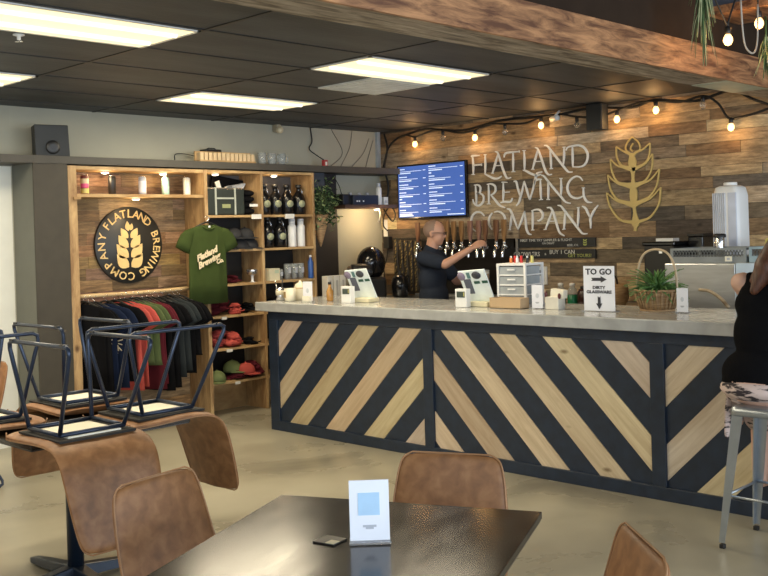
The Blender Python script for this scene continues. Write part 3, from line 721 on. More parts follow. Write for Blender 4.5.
heap('folded_garment', 5.75, 7.40, .306, .16, .22, .15, MAROON, 'maroon heap beside the divider on the lowest shelf', n=6, seed=9)
for x, z, lb in ((6.1, .90, 'dark folded cloth on the shelf hidden behind the bar end'), (6.15, .607, 'dark folded cloth low behind the bar end')): heap('folded_garment', x, 7.42, z, .3, .2, .14, BLK, lb, n=4, seed=11)

# ================================================================== ON THE LEDGE
LZ = 2.2755
t = thing('loudspeaker', (3.83, 7.42, LZ), -.25, 'black box loudspeaker standing on the dark ledge at the left', 'speaker')
m_ = MB(); m_.rings([[V(p) for p in ((-.13, -.10, 0), (.13, -.12, 0), (.12, .12, 0), (-.11, .10, 0))], [V(p) for p in ((-.14, -.12, .245), (.12, -.12, .245), (.11, .10, .245), (-.12, .08, .245))]])
m_.build('cabinet', mat('speaker_black', (.020, .022, .022), .6), t, bevel=.006, smooth=False)
MB(Matrix.Translation((0, -.118, .07)) @ Matrix.Rotation(PI/2, 4, 'X')).lathe([(.05, -.004), (.055, 0), (.05, .006), (.02, .004)], seg=20).build('driver', M_BLACK, t)
t = thing('wooden_rack', (5.50, 7.36, LZ), 0, 'low wooden rack with a row of pale cut-out letters on the ledge above the shelves', 'rack')
MB().box((-.31, -.05, 0), (.31, .05, .018)).build('base', M_CABPINE, t)
MB().box((-.31, .03, .018), (.31, .045, .10)).build('back', M_CABPINE, t)
for k in range(13):
    MB().box((-.295+k*.0475, -.03, .018), (-.26+k*.0475, .028, .085)).build('slat', mat('pale_pine_block', (.62, .47, .28), .6), t)
t = thing('router', (5.44, 7.50, LZ), 0, 'flat black box lying behind the wooden rack on the ledge', 'electronics')
MB().box((-.09, -.05, 0), (.09, .05, .13)).build('case', M_BLACK, t, bevel=.01); MB().tube([(-.05, 0, .13), (-.02, 0, .142), (.04, 0, .142), (.06, 0, .13)], .006, 6).build('handle', M_BLACK, t)
for x, lb in ((5.93, 'empty glass on the ledge, left of three'), (6.05, 'empty glass on the ledge, middle of three'), (6.17, 'empty glass on the ledge, right of three')):
    t = glass('mug', x, 7.37, LZ, .042, .11, lb, 'three glasses on the ledge')
    MB().tube([(.04, 0, .09), (.075, 0, .08), (.075, 0, .035), (.038, 0, .025)], .006, 6).build('handle', M_GLASS, t)
t = thing('red_plug', (6.80, 7.45, LZ), 0, 'small red plug standing on the ledge below a wire', 'plug')
MB().box((-.025, -.02, 0), (.025, .02, .075)).build('body', mat('red_plastic', (.45, .04, .04), .45), t, bevel=.004)
MB().box((-.012, -.023, .02), (.012, -.02, .055)).build('socket', M_WHITE, t)
tag(MB().tube(smooth_pts([(6.80, 7.46, 2.35), (6.76, 7.52, 2.40), (6.72, 7.59, 2.47), (6.77, 7.60, 2.55), (6.75, 7.60, 2.69)]), .006, 6).build('power_wire', M_CABLE), 'black wire dropping from the ceiling to the red plug on the ledge', 'wire')
tag(MB().tube(smooth_pts([(5.05, 7.5, 2.30), (5.12, 7.58, 2.36), (5.25, 7.58, 2.36), (5.36, 7.5, 2.32)]), .004, 6).build('power_wire', M_CABLE), 'thin wire looping behind the wooden rack on the ledge', 'wire')
for i, (a, b, c, lb) in enumerate((((7.05, 2.69), (7.2, 2.45), (7.0, 2.29), 'leftmost'), ((7.35, 2.69), (7.3, 2.5), (7.15, 2.29), 'second'), ((7.6, 2.62), (7.5, 2.45), (7.3, 2.29), 'third'), ((7.66, 2.6), (7.58, 2.42), (7.52, 2.29), 'rightmost'))):
    tag(MB().tube(smooth_pts([(a[0], 7.612, a[1]), (b[0], 7.61, b[1]), (c[0], 7.6, c[1])]), .003, 5).build('hanging_wire', mat('grey_wire', (.12, .115, .10), .6)), '%s of the thin grey wires drooping over the cream wall near the corner' % lb, 'wire', 'thin wires on the upper wall')
t = thing('motion_sensor', (6.30, 7.60, 2.62), 0, 'small beige motion sensor at the top of the cream wall', 'sensor')
MB().box((-.03, -.05, 0), (.03, .02, .07)).build('bracket', mat('beige_plastic', (.42, .36, .25), .5), t, bevel=.008); MB().ball((.0, -.06, .015), (.04, .035, .035), 14).build('lens', mat('ivory_lens', (.65, .55, .36), .4), t)

# ================================================================== PLANTER, ALCOVE
def fern(parent, n, r, m, seed, zc=0, droop=.6, w_=.018, up=.5):
    rr = random.Random(seed)
    for part in range(2):
        m_ = MB()
        for k in range(n//2):
            a = rr.uniform(0, 2*PI); el = rr.uniform(-.3, 1.0)*up; L_ = r*rr.uniform(.55, 1.1); P = []; d = V((math.cos(a)*math.cos(el), math.sin(a)*math.cos(el), math.sin(el)+.3)); p = V((0, 0, zc))
            for j in range(6):
                P.append(p.copy()); p = p+d*L_/5; d.z -= droop*.35; d.normalize()
            side = V((-math.sin(a), math.cos(a), .3)).normalized(); rows = []
            for j, q in enumerate(P):
                ww = w_*math.sin(PI*(.12+.86*j/5)); rows.append([q+side*ww, q+V((0, 0, -.002)), q-side*ww, q+V((0, 0, .003))])
            m_.rings(rows)
        m_.build('foliage' if part == 0 else 'leaves', m, parent)
pl = thing('hanging_planter', (6.63, 7.36, 1.50), 0, 'cone-shaped wicker wall planter with a bushy green plant beside the shelves', 'plant')
MB(Matrix.Rotation(.0, 4, 'X')).lathe([(.006, -.02), (.03, .05), (.055, .14), (.078, .24), (.085, .30), (.08, .30), (.05, .16)], seg=20).build('cone_basket', M_WICKER, pl)
MB().tube([(-.08, .02, .3), (-.03, .1, .50), (0, .16, .62), (.03, .1, .50), (.08, .02, .3)], .004, 6).build('hanger', M_CABLE, pl)
rr = random.Random(21); m_ = MB(); m2 = MB()
for k in range(760):
    c = V((rr.gauss(.0, .085), rr.gauss(-.03, .06), .37+rr.gauss(.02, .095)))
    if c.y > .1 or c.x < -.13: continue
    a = rr.uniform(0, 2*PI); e = rr.uniform(-.9, .9); d = V((math.cos(a)*math.cos(e), math.sin(a)*math.cos(e), math.sin(e))); s_ = d.cross(V((.3, .2, 1))).normalized(); L_ = rr.uniform(.035, .065)
    (m_ if k % 3 else m2).rings([[c, c+s_*.001, c+d*.001], [c+d*L_*.5+s_*.015, c+d*L_*.5-s_*.015, c+d*L_*.5+V((0, 0, .003))], [c+d*L_, c+d*L_+s_*.001, c+d*(L_+.001)]])
m_.build('foliage', M_LEAFDK, pl); m2.build('pale_leaves', mat('pale_fern_leaf', (.24, .32, .14), .5), pl)
al = thing('wall_shelf', (7.35, 7.46, 1.86), 0, 'short dark wood shelf in the alcove carrying black audio gear', 'shelf')
MB().box((-.42, -.15, 0), (.38, .15, .035)).build('board', wood('dark_walnut', (.12, .06, .03), (.05, .025, .015), .5, (1, 8, 8)), al)
t = thing('audio_receiver', (7.28, 7.46, 1.895), 0, 'black audio receiver box on the alcove shelf', 'electronics')
MB().box((-.19, -.11, 0), (.17, .11, .10)).build('case', mat('dark_blue_black_case', (.015, .018, .028), .35), t, bevel=.004)
m_ = MB()
for x in (-.14, -.11, -.05): m_.box((x-.008, -.114, .03), (x+.008, -.109, .045))
m_.build('buttons', M_WHITE, t)
for x in (-.13, 0, .12): MB().lathe([(.02, .10), (.018, .125), (.012, .13)], c=(x, 0, 0), seg=12).build('top_knob', mat('grey_knob', (.35, .36, .4), .4), t)
t = thing('black_box', (7.02, 7.45, 1.895), .1, 'small black box at the left end of the alcove shelf', 'electronics')
MB().box((-.06, -.07, 0), (.06, .07, .11)).build('case', M_BLACK, t, bevel=.006); MB().tube([(0, 0, .11), (.01, .04, .2), (.0, .1, .3)], .004, 6).build('wire', M_CABLE, t)
t = thing('white_dispenser', (7.52, 7.41, 1.895), 0, 'slim white upright bottle on the right of the alcove shelf', 'bottle')
MB().lathe([(.028, 0), (.03, .01), (.03, .17), (.022, .19)], seg=16).build('body', M_WHITE, t); MB().lathe([(.02, .19), (.02, .225), (.015, .23)], seg=14).build('cap', mat('pale_grey_cap', (.55, .57, .6), .4), t)
t = thing('white_box', (7.62, 7.44, 1.895), 0, 'small white box at the right end of the alcove shelf', 'box')
MB().box((-.03, -.04, 0), (.03, .04, .085)).build('body', M_WHITE, t, bevel=.003); MB().box((-.02, -.042, .02), (.02, -.04, .05)).build('label', M_GREYINK, t)
t = thing('task_lamp', (7.40, 7.33, 1.85), 0, 'small white lamp glowing under the alcove shelf with a trailing cord', 'lamp')
MB().lathe([(.035, .01), (.038, 0), (.03, -.008)], seg=18).build('housing', M_WHITE, t); MB().lathe([(.03, -.006), (.02, -.013)], seg=18).build('lens', M_PUCK, t)
MB().tube(smooth_pts([(.03, .0, -.004), (.10, .05, -.05), (.16, .12, -.10), (.22, .2, -.13)]), .005, 6).build('cord', M_WHITE, t)
l = point('alcove_glow', (7.4, 7.4, 1.80), 6.5, (1, .70, .36), .04); l.parent = t; l.location = (0, -.01, -.05)
# binders on the side counter
for k, (x, lb) in enumerate(((6.625, 'white binder standing nearest the shelving unit'), (6.715, 'white binder standing in the middle of three'), (6.80, 'white binder standing nearest the alcove'))):
    t = thing('binder', (x, 7.33, .947), 0, lb, 'binder', 'white binders on the side counter')
    MB().box((-.04, -.1, 0), (.034, -.02, .245)).build('cover', mat('cream_white_binder', (.74, .71, .62), .6), t, bevel=.003)
    MB().box((-.012, -.103, .05), (.010, -.1, .2)).build('spine_label', mat('grey_spine', (.45, .43, .38), .6), t)
t = thing('tray', (6.74, 7.32, .935), 0, 'flat black tray under the white binders', 'tray')
MB().box((-.2, -.16, 0), (.22, .16, .006)).build('base', M_BLACK, t); MB().box((-.2, -.165, 0), (.22, -.158, .011)).build('rim', M_BLACK, t)
# black rounded machine
t = thing('coffee_machine', (7.22, 7.27, .93), -.5, 'black rounded coffee machine with a domed tank on the counter in the alcove', 'coffee machine')
MB().box((-.14, -.12, 0), (.14, .12, .22)).build('base', M_BLACK, t, bevel=.03, seg=3)
MB().ball((.02, .03, .36), (.15, .14, .175), 24).build('tank', M_BLACKG, t)
MB(Matrix.Translation((-.10, -.08, .30)) @ Matrix.Rotation(PI/2, 4, 'Y')).lathe([(.06, -.12), (.065, -.09), (.065, .06), (.055, .09)], seg=18).build('head', M_BLACK, t)
MB(Matrix.Translation((-.23, -.08, .30)) @ Matrix.Rotation(PI/2, 4, 'Y')).lathe([(.03, -.03), (.045, -.02), (.045, .0)], seg=16).build('dial', mat('brown_cap', (.10, .07, .05), .5), t)
MB().box((-.10, -.145, .27), (-.02, -.13, .30)).build('switch_plate', M_CHROME, t)
t = thing('black_kettle', (7.5, 7.12, .93), 0, 'black round kettle standing right of the coffee machine', 'kettle')
MB().lathe([(.07, 0), (.085, .02), (.095, .12), (.08, .2), (.03, .24)], seg=22).build('body', M_BLACKG, t)
MB().lathe([(.035, .235), (.02, .25), (.015, .27), (.02, .28)], seg=14).build('lid', M_BLACK, t); MB().tube(smooth_pts([(.07, 0, .2), (.13, 0, .21), (.14, 0, .12), (.09, 0, .05)]), .01, 8).build('handle', M_BLACK, t)
t = thing('kettle_stand', (7.5, 7.12, .93), 0)
bpy.data.objects.remove(t)
WORDS = {
 'FLATLAND': [
  ('F', [[(1.29,2.329),(1.306,2.34),(1.396,2.338)],[(1.306,2.34),(1.311,2.249),(1.308,2.158)],[(1.288,2.155),(1.326,2.152)],[(1.311,2.245),(1.414,2.246)],[(1.414,2.256),(1.415,2.233)]]),
  ('L', [[(1.449,2.34),(1.483,2.339)],[(1.466,2.338),(1.464,2.246),(1.458,2.157)],[(1.452,2.153),(1.499,2.129),(1.57,2.099),(1.621,2.099),(1.66,2.116)]]),
  ('A', [[(1.589,2.36),(1.618,2.35),(1.643,2.291),(1.675,2.192),(1.708,2.117),(1.732,2.091),(1.772,2.097)],[(1.624,2.333),(1.585,2.238),(1.549,2.151)],[(1.536,2.152),(1.563,2.15)],[(1.59,2.223),(1.658,2.221)]]),
  ('T', [[(1.696,2.295),(1.705,2.323),(1.731,2.337),(1.801,2.339),(1.882,2.339)],[(1.806,2.335),(1.804,2.239),(1.802,2.153)],[(1.784,2.151),(1.824,2.151)],[(1.878,2.349),(1.882,2.328)]]),
  ('L', [[(1.919,2.344),(1.954,2.343)],[(1.936,2.341),(1.938,2.246),(1.935,2.159)],[(1.918,2.158),(1.952,2.149),(2.004,2.122),(2.075,2.098),(2.123,2.106)]]),
  ('A', [[(2.065,2.362),(2.093,2.348),(2.12,2.287),(2.15,2.207),(2.176,2.135),(2.208,2.098),(2.245,2.098)],[(2.095,2.338),(2.061,2.245),(2.03,2.16)],[(2.015,2.16),(2.047,2.158)],[(2.063,2.23),(2.142,2.227)]]),
  ('N', [[(2.17,2.373),(2.203,2.365),(2.248,2.316),(2.324,2.226),(2.394,2.144),(2.429,2.11),(2.47,2.105)],[(2.234,2.318),(2.24,2.232),(2.24,2.154)],[(2.224,2.151),(2.258,2.151)],[(2.373,2.339),(2.405,2.339)],[(2.389,2.338),(2.387,2.26),(2.377,2.18)]]),
  ('D', [[(2.409,2.308),(2.428,2.333),(2.482,2.342),(2.553,2.342),(2.606,2.315),(2.638,2.263),(2.633,2.203),(2.601,2.161),(2.556,2.147),(2.476,2.152)],[(2.48,2.34),(2.479,2.245),(2.478,2.154)]]),
 ],
 'BREWING': [
  ('B', [[(1.334,2.047),(1.337,1.955),(1.337,1.852)],[(1.316,2.048),(1.363,2.047),(1.392,2.027),(1.393,1.994),(1.376,1.966),(1.344,1.965)],[(1.344,1.965),(1.402,1.956),(1.431,1.926),(1.421,1.877),(1.377,1.844),(1.335,1.848),(1.304,1.874),(1.294,1.908)]]),
  ('R', [[(1.497,2.042),(1.498,1.948),(1.493,1.854)],[(1.472,1.855),(1.511,1.853)],[(1.479,2.045),(1.531,2.048),(1.576,2.025),(1.582,1.984),(1.558,1.953),(1.522,1.942)],[(1.522,1.942),(1.567,1.895),(1.626,1.836),(1.691,1.809)]]),
  ('E', [[(1.659,2.057),(1.674,2.057),(1.73,2.053)],[(1.68,2.056),(1.676,1.955),(1.67,1.875)],[(1.676,1.959),(1.752,1.958)],[(1.639,1.86),(1.688,1.866),(1.758,1.864),(1.782,1.898)]]),
  ('W', [[(1.805,2.057),(1.835,2.052),(1.852,1.987),(1.877,1.906)],[(1.928,2.054),(1.906,1.976),(1.879,1.906),(1.857,1.851),(1.827,1.822)],[(1.928,2.054),(1.959,1.957),(1.987,1.873)],[(1.987,1.873),(2.027,1.97),(2.054,2.055),(2.07,2.101),(2.085,2.12),(2.137,2.128)]]),
  ('I', [[(2.116,2.055),(2.115,1.965),(2.117,1.871)],[(2.095,1.868),(2.136,1.869)],[(2.049,2.012),(2.056,2.047),(2.087,2.059),(2.133,2.058)]]),
  ('N', [[(2.127,2.096),(2.155,2.088),(2.2,2.039),(2.272,1.957),(2.335,1.892),(2.388,1.836),(2.442,1.82)],[(2.202,2.038),(2.202,1.953),(2.197,1.871)],[(2.18,1.867),(2.215,1.865)],[(2.331,2.054),(2.363,2.052)],[(2.347,2.052),(2.346,1.969),(2.339,1.892)]]),
  ('G', [[(2.582,2.02),(2.548,2.055),(2.503,2.061),(2.449,2.032),(2.415,1.98),(2.42,1.927),(2.453,1.883),(2.506,1.863),(2.551,1.868),(2.576,1.881)],[(2.57,1.955),(2.598,1.954)],[(2.585,1.955),(2.585,1.896),(2.599,1.853),(2.629,1.824),(2.671,1.818)]]),
 ],
 'COMPANY': [
  ('C', [[(1.433,1.738),(1.389,1.774),(1.329,1.776),(1.28,1.74),(1.263,1.68),(1.276,1.623),(1.322,1.587)]]),
  ('O', [[(1.532,1.764),(1.495,1.719),(1.488,1.655),(1.526,1.601)],[(1.559,1.771),(1.611,1.775),(1.667,1.746),(1.69,1.695),(1.686,1.65),(1.651,1.605),(1.592,1.581)]]),
  ('M', [[(1.714,1.799),(1.753,1.784),(1.79,1.71),(1.84,1.596)],[(1.771,1.747),(1.755,1.666),(1.743,1.596)],[(1.73,1.594),(1.755,1.593)],[(1.84,1.596),(1.884,1.68),(1.923,1.768)],[(1.92,1.769),(1.933,1.67),(1.939,1.598),(1.962,1.553),(1.994,1.542)]]),
  ('P', [[(2.015,1.77),(2.015,1.685),(2.009,1.589)],[(1.996,1.586),(2.026,1.585)],[(2.002,1.766),(2.056,1.777),(2.099,1.771),(2.13,1.735),(2.123,1.695),(2.09,1.672),(2.069,1.675)]]),
  ('A', [[(2.182,1.79),(2.224,1.785),(2.254,1.73),(2.287,1.625),(2.316,1.554),(2.366,1.523)],[(2.237,1.753),(2.194,1.662),(2.158,1.591)],[(2.14,1.587),(2.17,1.588)],[(2.199,1.662),(2.273,1.662)]]),
  ('N', [[(2.303,1.807),(2.339,1.797),(2.394,1.734),(2.462,1.654),(2.521,1.584),(2.564,1.541),(2.614,1.538)],[(2.382,1.743),(2.373,1.657),(2.363,1.588)],[(2.348,1.584),(2.379,1.586)],[(2.512,1.777),(2.539,1.779)],[(2.527,1.776),(2.522,1.687),(2.513,1.602)]]),
  ('Y', [[(2.567,1.789),(2.602,1.769),(2.63,1.717),(2.651,1.679)],[(2.735,1.791),(2.694,1.749),(2.651,1.679),(2.652,1.632),(2.65,1.585)]]),
 ],
}
WHEAT = [[(3.097,2.37),(3.043,2.32),(3.03,2.267),(3.075,2.225)],[(3.097,2.37),(3.156,2.318),(3.168,2.256),(3.093,2.216)],[(3.104,2.315),(3.077,2.271),(3.099,2.246)],[(2.937,2.298),(2.938,2.212),(2.976,2.139),(3.028,2.112),(3.089,2.105)],[(2.937,2.298),(3.006,2.253),(3.067,2.225),(3.096,2.2)],[(3.266,2.302),(3.258,2.203),(3.219,2.138),(3.15,2.107),(3.093,2.105)],[(3.266,2.302),(3.197,2.254),(3.136,2.236),(3.096,2.2)],[(2.875,2.193),(2.886,2.09),(2.936,1.993),(3.006,1.966),(3.093,1.957)],[(2.875,2.193),(2.941,2.134),(3.028,2.104),(3.092,2.085)],[(3.289,2.209),(3.277,2.08),(3.223,1.992),(3.163,1.965),(3.093,1.957)],[(3.289,2.209),(3.228,2.137),(3.158,2.103),(3.092,2.085)],[(2.845,2.054),(2.867,1.934),(2.923,1.845),(3.002,1.811),(3.097,1.791)],[(2.845,2.054),(2.936,1.978),(3.023,1.95),(3.093,1.93)],[(3.352,2.075),(3.323,1.941),(3.262,1.853),(3.175,1.811),(3.097,1.791)],[(3.352,2.075),(3.266,1.99),(3.171,1.957),(3.093,1.93)],[(2.829,1.897),(2.858,1.778),(2.944,1.665),(3.031,1.634),(3.11,1.632)],[(2.829,1.897),(2.931,1.822),(3.019,1.795),(3.096,1.768)],[(3.359,1.916),(3.335,1.774),(3.256,1.67),(3.17,1.639),(3.11,1.632)],[(3.359,1.916),(3.261,1.83),(3.166,1.796),(3.096,1.768)],[(3.09,2.231),(3.096,2.046),(3.098,1.814),(3.11,1.632),(3.104,1.552)]]

# ================================================================== BOARD WALL: SCREEN, LETTERS, EMBLEM, MENUS
# things on wall_right: local x = distance from the corner towards the viewer's right, y into the wall
def WR(u, z, d=.03): return (7.76-d, 7.62-u, z)
tv = thing('wall_screen', WR(.785, 2.02, .06), RB, 'wall-mounted flat screen showing a blue two-column beer list', 'screen')
MB().box((-.475, .0, -.285), (.475, .035, .285)).build('frame', M_BLACKG, tv, bevel=.004)
MB().box((-.455, -.003, -.265), (.455, .002, .268)).build('display', mat('lit_blue_screen', (.02, .05, .2), .6, spec=.1, emit=(.075, .15, .46), estr=.62, var=.1), tv)
MB().box((-.15, .035, -.1), (.15, .055, .1)).build('bracket', M_BLACK, tv)
m_ = MB(); rr = random.Random(8)
for cx, x1 in ((-.44, -.06), (-.02, .44)):
    z = .235 if cx < -.2 else .245
    k = 0
    while z > -.235:
        m_.box((cx, -.005, z), (cx+rr.uniform(.07, .13), -.003, z+.009))
        m_.box((cx, -.005, z-.022), (cx+rr.uniform(.26, x1-cx-.06), -.003, z-.017)); m_.box((x1-.04, -.005, z-.020), (x1-.005, -.003, z-.013))
        m_.box((cx, -.005, z-.042), (cx+rr.uniform(.16, .22), -.003, z-.032)); z -= .082; k += 1
        if k == (4 if cx < -.2 else 1): m_.box((cx, -.005, z+.012), (cx+.035, -.003, z+.024)); z -= .02
m_.box((.22, -.005, -.255), (.44, -.003, -.245)); m_.box((-.44, -.005, -.255), (-.25, -.003, -.243))
m_.build('menu_text', mat('lit_white_text', (.6, .7, .8), .5, emit=(.55, .68, .85), estr=.6), tv)

for word, letters in WORDS.items():
    allp = [p for l, s in letters for q in s for p in q]
    cu = (min(p[0] for p in allp)+max(p[0] for p in allp))/2; zb = min(p[1] for p in allp)
    t = thing('wall_lettering', WR(cu, zb, .0), RB, {'FLATLAND': 'white metal word FLATLAND, top line of the lettering on the board wall', 'BREWING': 'white metal word BREWING, middle line of the lettering on the board wall', 'COMPANY': 'white metal word COMPANY, bottom line of the lettering on the board wall'}[word], 'wall lettering')
    for l, strokes in letters:
        m_ = MB()
        for q in strokes:
            P = smooth_pts([V((p[0]-cu, p[1]-zb, 0)) for p in q], 6) if len(q) > 2 else [V((q[0][0]-cu, q[0][1]-zb, 0)), V((q[1][0]-cu, q[1][1]-zb, 0))]
            n = len(P); L_ = sum((P[i+1]-P[i]).length for i in range(n-1)); w0 = .011 if L_ < .1 else .0185
            wd = [w0*(.55+.6*math.sin(PI*min(1, max(0, i/(n-1))))) if n > 2 else w0*.85 for i in range(n)]
            m_.ribbon([(p.x, p.y) for p in P], wd, .012)
        m_.build('letter', M_WHITEMETAL, t)
allp = [p for q in WHEAT for p in q]; cu = WHEAT[-1][2][0]; zb = min(p[1] for p in allp)
t = thing('wheat_emblem', WR(cu, zb, 0), RB, 'large gold openwork wheat ear mounted on the board wall', 'wall emblem')
m_ = MB(); ms = MB()
for i, q in enumerate(WHEAT):
    P = smooth_pts([V((p[0]-cu, p[1]-zb, 0)) for p in q], 6); n = len(P)
    if i == len(WHEAT)-1:
        wd = [.02+.05*abs(math.sin(PI*(j/(n-1))*3.1+.4))**2*(1 if j < n*.82 else .25)+.006 for j in range(n)]; ms.ribbon([(p.x, p.y) for p in P], wd, .016)
    else:
        wd = [.012+.022*(j/(n-1))**2 if i > 2 else .012 for j in range(n)]; m_.ribbon([(p.x, p.y) for p in P], wd, .013+.0003*i)
m_.build('leaf_outlines', M_GOLD, t); ms.build('stem', M_GOLD, t)

for z0, z1, lb, k in ((1.42, 1.505, 'upper of two narrow black chalk boards right of the taps', 0), (1.318, 1.40, 'lower black chalk board, lettered growlers, right of the taps', 1)):
    t = thing('menu_board', WR(2.255, z0, .035), RB, lb, 'menu board', 'black boards beside the taps')
    MB().box((-.455, 0, 0), (.455, .02, z1-z0)).build('board', mat('chalkboard_black', (.014, .016, .018), .5), t, bevel=.002)
    m_ = MB(); g_ = MB()
    if k == 0:
        text_mb(m_, 'FIRST TIME TRY SAMPLER & FLIGHT', .034, -.08, .066, 0, .002, sx=1.1); text_mb(m_, 'ON DRAFT', .028, -.05, .036, 0, .002); text_mb(m_, 'BEER, CO.', .028, .22, .016, 0, .002)
        for s_ in (-1, 1):
            for j in range(3): leaf2(g_, (.35, .012+j*.02), (.35+s_*.022, .03+j*.02), (.4, .4), .002, 0)
        g_.build('hop_icon', mat('yellow_green_chalk', (.40, .45, .12), .7), t)
    else:
        text_mb(m_, 'GROWLERS', .058, -.30, .038, 0, .002); text_mb(m_, '&', .03, -.085, .038, 0, .002); text_mb(m_, 'BUY 1 CAN', .055, .10, .056, 0, .002); text_mb(g_, 'GET YOURS!', .045, .29, .022, 0, .002)
        g_.build('green_lettering', mat('yellow_green_chalk', (.40, .45, .12), .7), t)
    m_.build('lettering', mat('chalk_white', (.6, .6, .55), .8), t)

# tap wall
tw = thing('tap_panel', WR(1.33, .935, .035), RB, 'dark steel backsplash panel carrying the row of beer taps', 'beer tap panel')
MB().box((-.72, 0, 0), (.50, .02, .575)).build('panel', mat('dark_steel', (.035, .032, .03), .3, .7), tw)
MB().box((.50, -.004, 0), (.525, .02, .575)).build('edge_strip', M_STEEL, tw); MB().box((-.72, -.12, .0), (.50, 0, .03)).build('drip_tray', M_STEEL, tw)
HW = [wood('tap_handle_wood_%s' % n, c, d, .4, (9, 9, 1), knots=False) for n, c, d in (('brown', (.26, .12, .06), (.12, .05, .025)), ('amber', (.38, .21, .08), (.2, .1, .04)), ('rosy', (.36, .20, .15), (.22, .11, .08)), ('dark', (.10, .05, .03), (.05, .025, .015)))]
us = [.62, .80, .92, 1.02, 1.11, 1.21, 1.32, 1.43, 1.51, 1.645, 1.74]; lbl = ['first', 'second', 'third', 'fourth', 'fifth', 'sixth', 'seventh', 'eighth', 'ninth', 'tenth', 'last']
proto = None
for i, u in enumerate(us):
    t = thing('beer_tap', WR(u, 1.40, .036), RB, 'chrome beer tap with a wooden paddle handle, %s in the row from the left' % lbl[i], 'beer tap', 'beer taps on the back wall')
    m_ = MB(); m_.tube([(0, 0, .03), (0, -.055, .03)], .018, 10); m_.tube(smooth_pts([(0, -.05, .04), (0, -.075, .02), (0, -.095, -.03), (0, -.098, -.07)]), [.022, .02]+[.016]*14, 10); m_.ball((0, -.06, .045), .024, 12); m_.build('faucet', M_CHROME, t)
    MB().lathe([(.016, 0), (.018, .01), (.012, .03)], c=(0, -.06, .065), seg=12).build('collar', M_CHROME, t)
    hm = HW[(0, 3, 0, 1, 1, 1, 2, 2, 0, 0, 1, 0)[i]]
    MB().rings([[V((x*s, -.06+y*.012, z)) for x, y in ((-1, -1), (1, -1), (1, 1), (-1, 1))] for s, z in ((.010, .09), (.016, .13), (.026, .18), (.027, .28), (.024, .295))]).build('handle', hm, t, bevel=.003, smooth=False)

# patterned straps
rr = random.Random(4)
for i, (u, l1) in enumerate(((.26, 'leftmost'), (.335, 'second'), (.405, 'third'), (.475, 'fourth'), (.545, 'fifth'))):
    t = thing('patterned_strap', WR(u, .97, .05), RB, 'dark and gold patterned strap hanging left of the taps, %s of five' % l1, 'strap', 'patterned straps left of the taps')
    R = [[V((x*.030+.004*math.sin(z*30+i), y*.008, z)) for x, y in ((-1, -1), (1, -1), (1, 1), (-1, 1))] for z in [j*.045 for j in range(13)]]
    MB().rings(R).build('band', mat('near_black_webbing', (.02, .015, .01), .6), t)
    m_ = MB(); z = .01
    while z < .53:
        q = rr.uniform(.01, .03); x = rr.uniform(-.018, .012); m_.poly([(x-.012, -.0095, z), (x+.008, -.0095, z+.01), (x+.012, -.0095, z+q+.012), (x-.006, -.0095, z+q)], (0, -.002, 0)); z += q+rr.uniform(.008, .02)
    m_.build('pattern', mat('dull_gold_pattern', (.20, .15, .06), .6), t)
t = thing('strap_rail', WR(.40, 1.52, .05), RB, 'thin dark rail on the board wall from which the patterned straps hang', 'rail')
MB().box((-.18, 0, 0), (.18, .03, .02)).build('bar', M_BLACK, t); MB().cyl((-.17, .03, .01), (-.17, .05, .01), .012).build('mount', M_BLACK, t)

# sockets and cables by the corner
t = thing('power_adapter', WR(.13, 1.43, .04), RB, 'black power adapter plugged into the board wall near the corner', 'adapter')
MB().box((-.04, -.03, 0), (.04, .03, .13)).build('case', M_BLACK, t, bevel=.006); MB().tube(smooth_pts([(0, 0, 0), (-.03, .0, -.12), (-.07, 0, -.22), (-.06, 0, -.36)]), .006, 6).build('cord', M_CABLE, t)
t = thing('light_switch', WR(.075, 1.56, .02), RB, 'narrow white switch plate on the board wall near the corner', 'switch')
MB().box((-.028, 0, 0), (.028, .012, .18)).build('plate', M_WHITE, t, bevel=.003); MB().box((-.01, -.006, .06), (.01, 0, .12)).build('rocker', M_WHITE, t)
tag(MB().tube(smooth_pts([(7.74, 7.56, 1.86), (7.72, 7.50, 1.80), (7.71, 7.40, 1.72), (7.71, 7.36, 1.80), (7.72, 7.44, 1.88), (7.73, 7.54, 1.80), (7.73, 7.56, 1.68), (7.73, 7.50, 1.62)]), .008, 6).build('coiled_cable', M_CABLE), 'black cable looped on the board wall beside the alcove shelf', 'cable')
tag(MB().tube(smooth_pts([(7.72, 7.50, 2.66), (7.70, 7.44, 2.5), (7.71, 7.50, 2.3), (7.72, 7.46, 2.1), (7.72, 7.5, 1.9)]), .012, 6).build('cable_bundle', M_CABLE), 'thick black cable bundle running down the corner of the board wall', 'cable')
t = thing('thermostat', WR(2.10, 1.07, .02), RB, 'square white thermostat on the board wall above the counter boxes', 'thermostat')
MB().box((-.065, 0, 0), (.065, .02, .17)).build('plate', M_WHITE, t, bevel=.004); MB().box((-.025, -.004, .085), (.025, 0, .135)).build('screen', mat('dark_lcd', (.06, .07, .07), .2), t)

# wall speaker, camera and string lights under the ceiling
t = thing('wall_speaker', (7.64, 4.80, 2.45), RB+.15, 'small black box speaker hung under the ceiling on the board wall', 'speaker')
MB().box((-.075, -.07, 0), (.075, .07, .225)).build('cabinet', mat('speaker_black', (.02, .022, .022), .6), t, bevel=.005); MB().box((-.066, -.076, .008), (.066, -.07, .217)).build('grille', M_BLACK, t); MB().box((-.02, .07, .09), (.02, .12, .13)).build('bracket', M_BLACK, t)
t = thing('security_camera', (7.66, 5.26, 2.60), RB-.5, 'small white tube camera pointing along the ceiling beside a lit bulb', 'camera')
MB(Matrix.Rotation(PI/2, 4, 'Y')).lathe([(.02, -.07), (.026, -.06), (.026, .05), (.02, .06)], seg=16).build('body', M_WHITE, t); MB().cyl((0, 0, .02), (0, .05, .07), .01).build('mount', M_WHITE, t)
